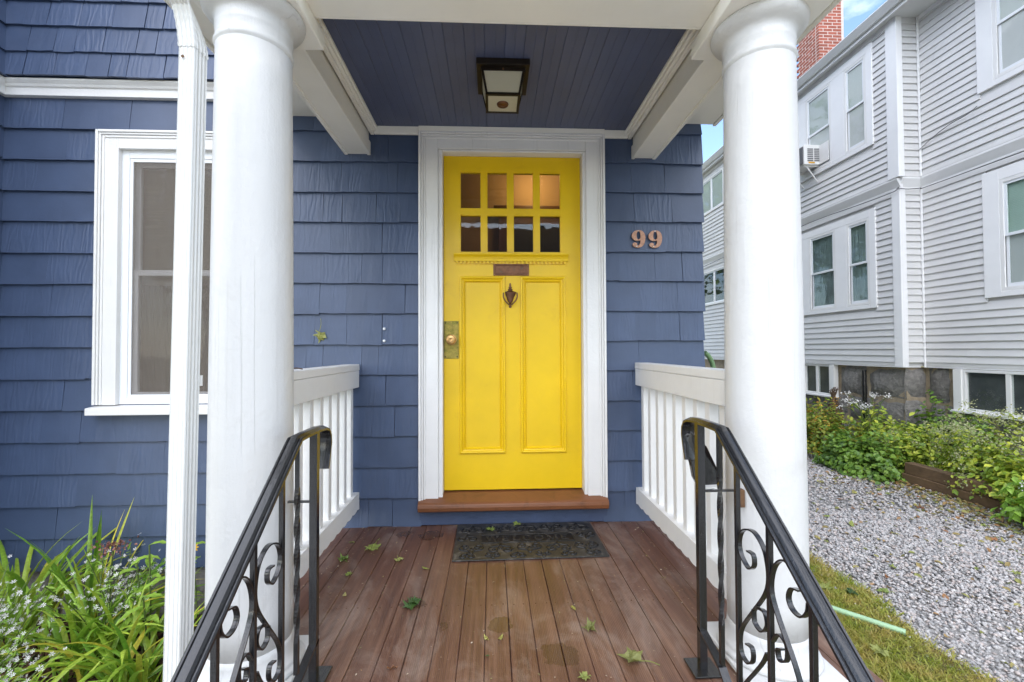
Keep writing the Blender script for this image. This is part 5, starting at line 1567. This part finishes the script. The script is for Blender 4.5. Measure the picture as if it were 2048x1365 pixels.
def shrub(name, label, cat, c, r, h, z0, n, size, mat, aspect=0.6, flowers=None, stems=9, group=None):
    t = root(name, (c[0], c[1], z0), label, cat, group)
    p, nr = blob_points(n, c, r, h, z0)
    V, F = leaf_cloud(p, nr, size, aspect)
    mesh_np('foliage', V, F, mat, t)
    sm = MB()
    for i in range(stems):
        e = p[prng.integers(0, n)]
        b = (c[0] + prng.normal(0, r[0] * .25), c[1] + prng.normal(0, r[1] * .25), z0 - 0.05)
        sm.tube([b, ((b[0] + e[0]) / 2 + prng.normal(0, .02), (b[1] + e[1]) / 2, (b[2] + e[2]) / 2 + 0.03), tuple(e)], 0.005, 5, lambda u: 1 - 0.6 * u)
    build('stems', sm, 'stem', t)
    if flowers:
        fn, fs, fm_, spread = flowers
        u, fnr = blob_points(fn * 3, c, (r[0] * 1.06, r[1] * 1.06), h * 1.08, z0)
        d_ = ((u - np.array([c[0], c[1], z0])) / np.array([r[0], r[1], h])); k_ = np.argsort(-np.linalg.norm(d_, axis=1))[:fn]
        cpts = u[k_]
        pts = (cpts[:, None, :] + prng.normal(0, spread, (fn, 14, 3))).reshape(-1, 3)
        V, F = leaf_cloud(pts, prng.normal(0, 0.6, (len(pts), 3)) + np.array([-0.4, -0.4, 0.8]), fs, 0.8)
        mesh_np('blossom', V, F, fm_, t)
    return t
ZP = -0.52
shrub('shrub', 'yellow green leafy bush nearest the right column, under the basement window', 'bush', (5.25, 4.75), (0.46, 0.55), 0.92, ZP, 1300, 0.085, 'leafY')
shrub('shrub', 'bushy plant with yellowing leaves beside the dark drain pipe', 'bush', (5.20, 3.95), (0.52, 0.55), 0.74, ZP, 2200, 0.06, 'leafY', flowers=(14, 0.018, 'orangefl', 0.02))
shrub('shrub', 'green heart leaved plant spilling onto the gravel left of the timbers', 'bush', (5.00, 3.05), (0.42, 0.66), 0.50, ZP - 0.06, 2400, 0.062, 'leafD', 0.85)
shrub('shrub', 'low green plant against the granite foundation stones', 'bush', (5.75, 3.45), (0.42, 0.6), 0.66, ZP, 1700, 0.062, 'leafA', 0.7)
shrub('shrub', 'mid green plant with small cream flowers behind the timbers', 'bush', (5.52, 2.70), (0.42, 0.48), 0.60, ZP, 1900, 0.055, 'leafA', 0.7, flowers=(60, 0.018, 'creamfl', 0.026))
shrub('ivy', 'dark green ivy climbing below the white basement window', 'ivy', (6.20, 2.95), (0.30, 0.66), 0.80, ZP, 1500, 0.066, 'leafD', 0.9)
shrub('flowering_vine', 'large mound covered in tiny cream flowers at the right edge', 'flowering vine', (5.60, 1.85), (0.46, 0.70), 0.84, ZP, 2200, 0.055, 'leafA', 0.7, flowers=(330, 0.017, 'creamfl', 0.026))
shrub('shrub', 'broad leaved green plant hanging over the end of the timbers', 'bush', (5.32, 1.42), (0.28, 0.34), 0.44, ZP + 0.06, 700, 0.085, 'leafA', 0.6)
shrub('shrub', 'lime green plant with flat white flower heads at the right edge', 'bush', (5.06, 0.92), (0.34, 0.40), 0.46, ZP, 800, 0.09, 'leafL', 0.6, flowers=(9, 0.016, 'whitefl', 0.026))
# tall white-flowered stems
tf = root('white_flower', (5.55, 3.45, ZP), 'tall stems with fluffy white flower heads before the granite wall', 'flower')
sm = MB(); heads = []
for i in range(11):
    hx, hy, hz = 5.55 + prng.normal(0, .13), 3.45 + prng.normal(0, .18), prng.uniform(0.12, 0.42)
    sm.tube(cat_rom([(5.55 + prng.normal(0, .04), 3.45 + prng.normal(0, .04), ZP), (5.55 + (hx - 5.55) * .4, 3.45 + (hy - 3.45) * .5, hz * .5), (hx, hy, hz)], 4), 0.005, 5)
    heads.append((hx, hy, hz))
build('stems', sm, 'stem', tf)
hp = np.array(heads)
pts = (hp[:, None, :] + prng.normal(0, 1, (11, 26, 3)) * np.array([0.03, 0.03, 0.018])).reshape(-1, 3)
V, F = leaf_cloud(pts, prng.normal(0, .5, (len(pts), 3)) + np.array([-.3, -.3, .8]), 0.022, 0.9)
mesh_np('blossom', V, F, 'whitefl', tf)
lp_ = np.stack([5.55 + prng.normal(0, .14, 90), 3.45 + prng.normal(0, .18, 90), prng.uniform(-0.35, 0.25, 90)], 1)
V, F = leaf_cloud(lp_, prng.normal(0, .5, (90, 3)) + np.array([-.3, -.3, .8]), 0.085, 0.5)
mesh_np('foliage', V, F, 'leafA', tf)
# dried twig bundle at the footing
tw = MB()
for i in range(26):
    a = prng.uniform(0, 6.28)
    tw.tube(cat_rom([(5.92 + prng.normal(0, .05), 4.62 + prng.normal(0, .06), -0.45), (5.92 + prng.normal(0, .07), 4.62 + prng.normal(0, .08), -0.05), (5.92 + 0.02 * math.cos(a), 4.62 + 0.03 * math.sin(a), 0.26), (5.92 + prng.normal(0, .04), 4.62 + prng.normal(0, .05), 0.30 + prng.uniform(0, .12))], 4), 0.012, 5, lambda u: 1 - .6 * u)
tag(build('dead_stump', tw, 'brownstem', None, smooth=True), 'dead brown twiggy stump in front of the granite foundation', 'stump')

# ---- across the street, mirrored in the door and window glass
def street_tree(x, y, h, rad, label):
    t = root('tree', (x, y, -0.65), label, 'tree')
    tr_ = MB().tube([(x, y, -0.7), (x + .1, y, h * .25), (x - .05, y + .1, h * .5), (x, y, h * .8)], 0.24, 10, lambda u: 1 - .75 * u)
    for q in range(6):
        a = q * 1.05
        tr_.tube([(x, y, h * (.35 + .05 * q)), (x + math.cos(a) * rad * .5, y + math.sin(a) * rad * .5, h * (.5 + .05 * q)), (x + math.cos(a) * rad * .85, y + math.sin(a) * rad * .85, h * (.62 + .05 * q))], 0.09, 6, lambda u: 1 - .8 * u)
    build('trunk', tr_, 'brownstem', t, smooth=True)
    n_ = 2600
    u = prng.normal(size=(n_, 3)); u /= np.linalg.norm(u, axis=1, keepdims=True)
    lump = 1 + .25 * np.sin(u[:, 0] * 5 + x) * np.cos(u[:, 2] * 6) + .15 * np.sin(u[:, 1] * 9)
    p = u * ((prng.uniform(.15, 1, n_) ** .5) * lump)[:, None] * np.array([rad, rad, h * .34]) + np.array([x, y, h * .66])
    V, F = leaf_cloud(p, u + prng.normal(0, .5, (n_, 3)), 0.42, .7)
    mesh_np('crown', V, F, 'leafD', t)
street_tree(-22, -19, 9.5, 3.6, 'broad street tree mirrored in the left window')
street_tree(-15, -21, 11, 4.0, 'tall street tree left of the path across the street')
street_tree(-7, -19, 9, 3.2, 'street tree opposite the left garden bed')
street_tree(9, -18, 10, 3.6, 'street tree mirrored in the right door panes')
street_tree(-3.5, 17, 12, 4.2, 'tall backyard tree behind the blue house')
street_tree(1.0, 21, 13, 4.2, 'far backyard tree mirrored in the grey house windows')
oh = root('opposite_house', (2.0, -25, -0.65), 'white gabled house across the street mirrored in the door panes', 'house')
build('wall', bx(-2.5, 5.5, -30, -22, -0.7, 5.2), 'siding', oh)
build('roof', MB().hexa([(-3, -21.6, 5.1), (6, -21.6, 5.1), (6, -26, 9), (-3, -26, 9), (-3, -21.6, 5.25), (6, -21.6, 5.25), (6, -26, 9.2), (-3, -26, 9.2)]), 'roof', oh)
for (x_, z_) in ((-1.2, 0.9), (4.2, 0.9), (-1.2, 3.4), (1.5, 3.4), (4.2, 3.4)):
    build('window', bx(x_ - .5, x_ + .5, -22.0 + .001, -21.96, z_, z_ + 1.4), 'dark', oh)
build('door', bx(1.0, 2.0, -21.999, -21.95, -0.4, 1.8), 'darkwood', oh)

# ---- left garden bed
def blade_obj(base, tipdir, L, w, arch, parent, name='blade'):
    n = 9
    V = []
    d_ = Vector((tipdir[0], tipdir[1], 0)); d_ = d_.normalized() if d_.length else Vector((1, 0, 0))
    side = Vector((-d_.y, d_.x, 0))
    p = Vector(base); ang = arch[0]
    st_ = L / (n - 1)
    tw_ = random.uniform(-0.6, 0.6)
    for i in range(n):
        u = i / (n - 1)
        ww = w * (0.55 + 0.9 * u if u < 0.4 else 0.91 * (1 - ((u - 0.4) / 0.6) ** 2.2)) + 0.0006
        T = d_ * math.sin(ang) + Vector((0, 0, math.cos(ang)))
        N = side.cross(T).normalized()
        s2 = (side * math.cos(tw_ * u) + N * math.sin(tw_ * u))
        V += [p + s2 * ww * 0.5 + N * ww * 0.16, p - N * ww * 0.05, p - s2 * ww * 0.5 + N * ww * 0.16]
        p = p + T * st_
        ang += arch[1] / (n - 1)
    F = []
    for i in range(n - 1):
        a = i * 3
        F += [(a, a + 1, a + 4, a + 3), (a + 1, a + 2, a + 5, a + 4)]
    return build(name, MB().add(V, F), 'lily', parent, smooth=True)
def daylily(c, n, Lr, label, spread=0.06, lean=(0, 0), a0=(0.05, 0.45), a1=(0.7, 2.1)):
    t = root('daylily', (c[0], c[1], -0.53), label, 'daylily', 'daylily clumps in the left bed')
    for i in range(n):
        a = random.uniform(0, 2 * math.pi)
        dirv = (math.cos(a) + lean[0], math.sin(a) + lean[1])
        blade_obj((c[0] + random.gauss(0, spread), c[1] + random.gauss(0, spread), -0.54), dirv, random.uniform(*Lr), random.uniform(0.017, 0.030), (random.uniform(*a0), random.uniform(*a1)), t)
    return t
daylily((-2.52, -0.30), 60, (0.6, 0.95), 'tall clump of arching daylily blades at the blue wall corner', lean=(0.1, 0))
daylily((-2.02, -0.45), 62, (0.45, 0.75), 'sprawling daylily clump in the middle of the left bed', lean=(0.35, -0.2))
daylily((-1.68, -0.62), 56, (0.40, 0.65), 'daylily clump arching toward the downspout', lean=(-0.1, -0.2))
daylily((-1.95, -0.98), 44, (0.35, 0.60), 'low daylily clump at the lower left before the mulch', lean=(0.5, -0.3))
daylily((-2.22, -0.20), 16, (0.55, 0.86), 'upright daylily blades rising against the blue shingles', 0.03, a0=(0.02, 0.22), a1=(0.1, 0.9))
# white asters
def aster(c, n, hgt, label):
    t = root('white_aster', (c[0], c[1], -0.53), label, 'aster', 'white asters in the left bed')
    sm = MB(); fl = []; lf_ = []
    for i in range(n):
        e = Vector((c[0] + random.gauss(0, 0.17), c[1] + random.gauss(0, 0.15), -0.53 + hgt * random.uniform(0.65, 1.05)))
        b = Vector((c[0] + random.gauss(0, 0.05), c[1] + random.gauss(0, 0.05), -0.54))
        path = cat_rom([b, b.lerp(e, 0.5) + Vector((0, 0, 0.06)), e], 4)
        sm.tube(path, 0.0022, 4)
        for q in range(13):
            u = random.uniform(0.45, 1.0)
            p = b.lerp(e, u) + Vector((random.gauss(0, .04), random.gauss(0, .04), 0.05 * math.sin(u * 3.1) + random.gauss(0, .025)))
            fl.append(p)
        for q in range(16):
            u = random.uniform(0.1, 0.95)
            p = b.lerp(e, u) + Vector((random.gauss(0, .03), random.gauss(0, .03), 0.05 * math.sin(u * 3.1)))
            lf_.append(p)
    build('stems', sm, 'stem', t)
    V, F = leaf_cloud(np.array([tuple(p) for p in lf_]), prng.normal(0, .6, (len(lf_), 3)) + np.array([0, -.2, .7]), 0.045, 0.22)
    mesh_np('foliage', V, F, 'leafL', t)
    # star flowers: six narrow petals round a centre
    V, F = [], []
    for p in fl:
        nrm = Vector((random.gauss(0, .45), random.gauss(-.5, .45), random.gauss(0.7, .3))).normalized()
        a = nrm.orthogonal().normalized(); b = nrm.cross(a)
        r_ = random.uniform(0.008, 0.014)
        for q in range(6):
            an = q * math.pi / 3 + random.uniform(-.2, .2)
            dv = a * math.cos(an) + b * math.sin(an); sv = a * -math.sin(an) + b * math.cos(an)
            i0 = len(V)
            V += [p, p + dv * r_ * .6 + sv * r_ * .17, p + dv * r_ + nrm * r_ * .15, p + dv * r_ * .6 - sv * r_ * .17]
            F.append((i0, i0 + 1, i0 + 2, i0 + 3))
    mesh_np('blossom', np.array([tuple(v_) for v_ in V]), np.array(F), 'whitefl', t)
aster((-2.34, -0.74), 48, 0.58, 'white star flowered aster clump at the left edge')
aster((-2.10, -1.00), 26, 0.44, 'white aster clump at the lower left corner')
aster((-1.98, -0.42), 16, 0.58, 'sparse white aster sprays among the daylily blades')
# leafy plant with big oval leaves
def big_leaf(p, dirv, L, w, parent, mat, name='leaf', curl=0.5, edge=None):
    d_ = Vector(dirv).normalized(); side = d_.cross(Vector((0, 0, 1))).normalized(); up = side.cross(d_)
    n = 7
    V = []
    q = Vector(p)
    cols = (-1, -0.5, 0, 0.5, 1)
    for i in range(n):
        u = i / (n - 1)
        ww = w * math.sin(math.pi * min(1, u * 0.93 + 0.06)) ** 0.75 * (1.05 - 0.35 * u) + 0.0008
        c_ = q + d_ * (L * u) + up * (L * curl * (0.35 * u - 0.8 * u * u))
        for s_ in cols:
            V.append(c_ + side * (ww * 0.5 * s_) + up * (abs(s_) * ww * 0.18 + 0.008 * w / 0.1 * math.sin(u * 17) * abs(s_)))
    F = [(i * 5 + j, i * 5 + j + 1, (i + 1) * 5 + j + 1, (i + 1) * 5 + j) for i in range(n - 1) for j in range(4)]
    o_ = build(name, MB().add(V, F), mat, parent, smooth=True)
    if edge:
        V2, F2 = [], []
        for s_ in (0, 4):
            k0 = len(V2)
            for i in range(n):
                a = V[i * 5 + s_]; c_ = V[i * 5 + 2]
                V2 += [a + up * 0.0015, a.lerp(c_, 0.26) + up * 0.0015]
            F2 += [(k0 + i * 2, k0 + i * 2 + 1, k0 + i * 2 + 3, k0 + i * 2 + 2) for i in range(n - 1)]
        build('margin', MB().add(V2, F2), edge, o_, smooth=True)
    return o_
lpn = root('leafy_plant', (-1.74, -0.42, -0.53), 'upright plant with oval light green leaves left of the downspout', 'plant')
sm = MB()
for (ox, oy, hh) in ((0, 0, 0.62), (-0.10, 0.05, 0.52), (0.12, 0.0, 0.50), (0.05, -0.10, 0.40), (0.16, 0.08, 0.58)):
    b = Vector((-1.76 + ox * .4, -0.42 + oy * .4, -0.54)); e = Vector((-1.76 + ox, -0.42 + oy, -0.53 + hh))
    sm.tube([b, b.lerp(e, .5) + Vector((.01, 0, 0)), e], 0.004, 5)
    for q in range(9):
        u = 0.30 + 0.70 * q / 8
        a = q * 2.4 + random.uniform(-.4, .4)
        big_leaf(b.lerp(e, u), (math.cos(a), math.sin(a), random.uniform(-.1, .55)), random.uniform(0.075, 0.13), random.uniform(0.035, 0.055), lpn, 'leafL')
build('stems', sm, 'stem', lpn)
def hosta(c, n, L, label, z=-0.52, fan=(0, 6.28)):
    t = root('hosta', (c[0], c[1], z), label, 'hosta', 'variegated hostas in the left bed')
    for i in range(n):
        a = fan[0] + (fan[1] - fan[0]) * (i + random.uniform(-.3, .3)) / n
        ll = L * random.uniform(0.75, 1.1)
        big_leaf((c[0] + 0.04 * math.cos(a), c[1] + 0.04 * math.sin(a), z + random.uniform(0.08, 0.18)), (math.cos(a), math.sin(a), random.uniform(0.25, 0.8)), ll, ll * 0.55, t, 'hosta', curl=0.8, edge='hostaedge')
hosta((-1.46, -0.98), 8, 0.20, 'small hosta with pale leaf margins beside the downspout foot')
hosta((-1.22, -0.62), 7, 0.26, 'hosta showing between the downspout and the left column')
# dried sedum head
sd_ = root('sedum', (-2.06, -0.28, -0.53), 'stem with a dried pinkish brown flower head above the lilies', 'sedum')
build('stem', MB().tube(cat_rom([(-2.06, -0.28, -0.54), (-2.05, -0.30, -0.2), (-2.02, -0.32, 0.03)], 5), 0.004, 5), 'stem', sd_)
pts = prng.normal(0, 1, (160, 3)) * np.array([0.035, 0.03, 0.016]) + np.array([-2.015, -0.325, 0.048])
V, F = leaf_cloud(pts, prng.normal(0, 1, (160, 3)), 0.014, 0.8)
mesh_np('flower_head', V, F, 'pinkhead', sd_)
# orange-yellow daisies
def daisy(p, r_, label):
    t = root('yellow_daisy', (p[0], p[1], -0.53), label, 'flower', 'yellow daisies in the left bed')
    build('stem', MB().tube(cat_rom([(p[0] + .02, p[1] + .03, -0.54), (p[0] + .01, p[1] + .02, (p[2] - .5) / 2), p], 5), 0.003, 5), 'stem', t)
    nrm = Vector((0.2, -0.8, 0.5)).normalized(); a = nrm.orthogonal().normalized(); b = nrm.cross(a)
    V, F = [], []
    for q in range(10):
        an = q * math.pi / 5
        dv = a * math.cos(an) + b * math.sin(an); sv = a * -math.sin(an) + b * math.cos(an)
        i0 = len(V); P_ = Vector(p)
        V += [P_, P_ + dv * r_ * .6 + sv * r_ * .2, P_ + dv * r_ - nrm * r_ * .2, P_ + dv * r_ * .6 - sv * r_ * .2]
        F.append((i0, i0 + 1, i0 + 2, i0 + 3))
    build('petals', MB().add(V, F), 'orangefl', t)
    build('eye', MB().lathe([(0.011, -.002), (0.009, 0.006), (0.004, 0.009)], 10, (p[0], p[1] - 0.004, p[2]), 'y'), 'brownstem', t)
daisy((-1.545, -0.42, 0.07), 0.028, 'yellow orange daisy beside the left column base')
daisy((-2.06, -1.12, -0.38), 0.026, 'yellow orange daisy at the lower left corner')

# ================================================================== FALLEN LEAVES
def leaf_mesh(size, kind, curl, seed):
    rg = random.Random(seed)
    if kind == 'maple':
        pol = [(0, -0.42), (0.16, -0.36), (0.42, -0.40), (0.34, -0.20), (0.56, 0.02), (0.34, 0.06), (0.40, 0.30), (0.20, 0.22), (0.12, 0.34), (0.0, 0.62), (-0.12, 0.34), (-0.20, 0.22), (-0.40, 0.30), (-0.34, 0.06), (-0.56, 0.02), (-0.34, -0.20), (-0.42, -0.40), (-0.16, -0.36)]
    else:
        pol = [(0, -0.5), (0.16, -0.38), (0.25, -0.15), (0.24, 0.1), (0.15, 0.35), (0, 0.55), (-0.15, 0.35), (-0.24, 0.1), (-0.25, -0.15), (-0.16, -0.38)]
    pol = [(a * (1 + rg.uniform(-.12, .12)), b * (1 + rg.uniform(-.1, .1))) for a, b in pol]
    hz = lambda a, b: curl * (a * a * 0.9 + 0.55 * b * b + 0.18 * math.sin(a * 9 + seed) + 0.12 * math.sin(b * 11 + seed)) + 0.015
    V = [(a * size, b * size, hz(a, b) * size) for a, b in pol]
    inn = [(a * 0.5 * size, b * 0.5 * size, (hz(a * .5, b * .5) + 0.03) * size) for a, b in pol]
    n = len(pol)
    V += inn + [(0, 0, 0.02 * size)]
    F = []
    for i in range(n):
        j = (i + 1) % n
        F += [(i, j, n + j, n + i), (n + i, n + j, 2 * n)]
    return V, F
def fallen(loc, size, rot, mat, label, kind='maple', curl=0.35, stem=0.8, group='leaves fallen on the porch deck', euler=None, seed=None):
    sd2 = seed if seed is not None else random.randint(0, 9999)
    V, F = leaf_mesh(size, kind, curl, sd2)
    mb = MB().add(V, F)
    # each leaf is one mesh: blade plus stalk
    if stem:
        mb.tube(cat_rom([(0, -0.40 * size, 0.02 * size), (0.06 * size, -0.40 * size - 0.5 * stem * size, 0.06 * size), (0.02 * size, -0.40 * size - stem * size, 0.03 * size)], 4), 0.0012 + size * 0.008, 5)
    o_ = build('fallen_leaf', mb, mat, None)
    o_.location = loc
    o_.rotation_euler = euler if euler else (random.uniform(-.06, .06), random.uniform(-.06, .06), rot)
    return tag(o_, label, 'leaf', group)
MT = 0.016
fallen((-0.655, -0.318, 0.004), 0.090, R(175), 'fleafG', 'large pale green leaf with a long stalk near the left railing', stem=0.9)
fallen((-0.015, -0.13, MT), 0.058, R(20), 'fleafG', 'green leaf lying on the doormat left of centre', stem=0.3)
fallen((0.148, -0.065, MT), 0.055, R(140), 'fleafG', 'green leaf on the back edge of the doormat', stem=0.3)
fallen((-0.795, -0.24, 0.004), 0.035, R(80), 'fleafG', 'tiny green leaf by the left railing nearest the wall', 'oval', stem=0.1)
fallen((-0.775, -0.44, 0.004), 0.055, R(40), 'fleafG', 'crumpled green leaf against the left bottom rail', curl=0.8, stem=0.5)
fallen((-0.485, -0.46, 0.004), 0.050, R(200), 'fleafG', 'small bright green leaf left of the doormat corner', stem=0.6)
fallen((-0.70, -0.60, 0.004), 0.036, R(110), 'fleafG', 'small torn green leaf closest behind the left iron post', stem=0.2)
fallen((-0.335, -0.56, 0.004), 0.036, R(60), 'fleafG', 'tiny green leaf just off the doormat front left corner', 'oval', stem=0.3)
fallen((-0.655, -0.78, 0.004), 0.030, R(10), 'fleafY', 'tiny yellow leaf scrap nearest the left column', 'oval', stem=0)
fallen((-0.352, -0.875, 0.006), 0.070, R(70), 'fleafD', 'dark green mossy clump on the middle of the deck', curl=0.5, stem=0)
fallen((-0.335, -0.862, 0.012), 0.055, R(170), 'fleafD', 'dark green leaf lying on top of the mossy clump', curl=0.6, stem=0)
fallen((-0.026, -1.105, 0.004), 0.026, R(30), 'fleafY', 'small folded yellow leaf left of its pair at front centre', 'oval', 0.8, stem=0.2)
fallen((0.028, -1.108, 0.004), 0.030, R(150), 'fleafY', 'small folded yellow leaf right of its pair at front centre', 'oval', 0.8, stem=0.3)
fallen((-0.345, -1.245, 0.004), 0.034, R(100), 'fleafB', 'curled brown leaf on the deck at the left front', 'oval', 1.0, stem=0.2)
fallen((-0.022, -1.20, 0.004), 0.022, R(100), 'fleafD', 'tiny dark green leaf scrap at front centre of the deck', 'oval', 0.6, stem=0.0)
fallen((0.375, -1.075, 0.004), 0.050, R(240), 'fleafO', 'shrivelled yellow brown leaf right of the wet stains', curl=1.3, stem=0.3)
fallen((0.335, -0.93, 0.004), 0.030, R(20), 'fleafY', 'small pale leaf on the boards before the doormat', 'oval', 0.6, stem=0.2)
fallen((0.482, -1.242, 0.004), 0.080, R(60), 'fleafO', 'big curled green brown leaf beside the right foot plate', curl=0.55, stem=0.8)
fallen((0.30, -1.318, 0.004), 0.040, R(95), 'fleafG', 'green leaf cut by the bottom edge of the picture', stem=0.2)
fallen((0.52, -0.33, 0.004 + 0.0), 0.022, R(40), 'fleafY', 'tiny pale leaf scrap on the right of the doormat', 'oval', 0.4, stem=0)
# leaf caught on the shingles
fallen((-1.060, -0.034, 1.172), 0.080, 0, 'fleafG', 'green leaf hanging from the blue shingles beside the left column', curl=0.5, stem=1.0, group=None, euler=(R(-80), R(12), R(-14)), seed=4)
# twig on the railing
twg = MB().tube(cat_rom([(-0.900, -0.94, 1.004), (-0.865, -0.90, 1.006), (-0.845, -0.84, 1.010), (-0.835, -0.80, 1.004)], 5), 0.0025, 6)
twg.tube(cat_rom([(-0.865, -0.90, 1.006), (-0.840, -0.91, 1.012), (-0.822, -0.93, 1.003)], 5), 0.002, 6)
tag(build('twig', twg, 'rust', None, smooth=True), 'thin reddish twig lying on the left white railing', 'twig')

gn = 420
gx = prng.uniform(-0.95, 1.1, gn); gy = prng.uniform(-1.42, -0.03, gn)
edge_ = prng.uniform(0, 1, gn) < 0.35
gx = np.where(edge_, np.where(gx < 0.07, -0.80 + np.abs(prng.normal(0, .07, gn)), 0.90 - np.abs(prng.normal(0, .07, gn))), gx)
V, F = leaf_cloud(np.stack([gx, gy, np.full(gn, 0.0035)], 1), prng.normal(0, .25, (gn, 3)) + np.array([0, 0, 1.0]), 0.009, 0.5, 0.05)
tag(mesh_np('deck_grit', V, F, 'grit'), 'tiny dry crumbs of leaf and dirt on the deck boards', 'grit', kind='stuff')
# leaves on the drive and grass
gr = random.Random(9)
spots = []
while len(spots) < 46:
    y = gr.uniform(-0.9, 4.2); x = gr.uniform(drive_edge(y) + 0.1, 4.6)
    spots.append((x, y))
for i, (x, y) in enumerate(spots):
    mt, w_ = gr.choice((('fleafB', 'brown'), ('fleafB', 'brown'), ('fleafY', 'yellow'), ('fleafG', 'green')))
    fallen((x, y, GZ + 0.026), gr.uniform(0.045, 0.10), gr.uniform(0, 6.28), mt, 'small %s fallen leaf lying on the grey gravel drive' % w_, gr.choice(('maple', 'oval')), gr.uniform(.3, .9), gr.choice((0, .4)), group='%s leaves scattered on the gravel' % w_, seed=i)
for i, (px, py, sz, mt, lb) in enumerate(((2.28, 0.22, 0.13, 'fleafG', 'large green leaf on the mossy grass above the pale pole'), (2.10, -0.45, 0.09, 'fleafG', 'green leaf tuft on the grass nearest the right column'), (2.42, 0.12, 0.08, 'fleafD', 'dark green leaf at the edge of grass and gravel'))):
    fallen((px, py, GZ + 0.035), sz, i * 1.9, mt, lb, group=None, curl=0.4, stem=0.2, seed=40 + i)
# drift of litter along the timbers
n = 900
lp2 = np.stack([np.clip(5.08 - prng.exponential(0.24, n), 3.9, 5.12), prng.uniform(0.2, 3.0, n), GZ + prng.uniform(0.02, 0.045, n)], 1)
sc_ = np.stack([prng.uniform(2.55, 4.9, 420), prng.uniform(-1.0, 4.0, 420), GZ + prng.uniform(0.015, 0.03, 420)], 1)
lp2 = np.concatenate([lp2, sc_]); n = len(lp2)
V, F = leaf_cloud(lp2, prng.normal(0, .3, (n, 3)) + np.array([0, 0, 1.0]), 0.052, 0.6)
tag(mesh_np('leaf_litter', V, F, 'litter'), 'drift of brown and yellow leaf litter along the timbers', 'leaf litter', kind='stuff')
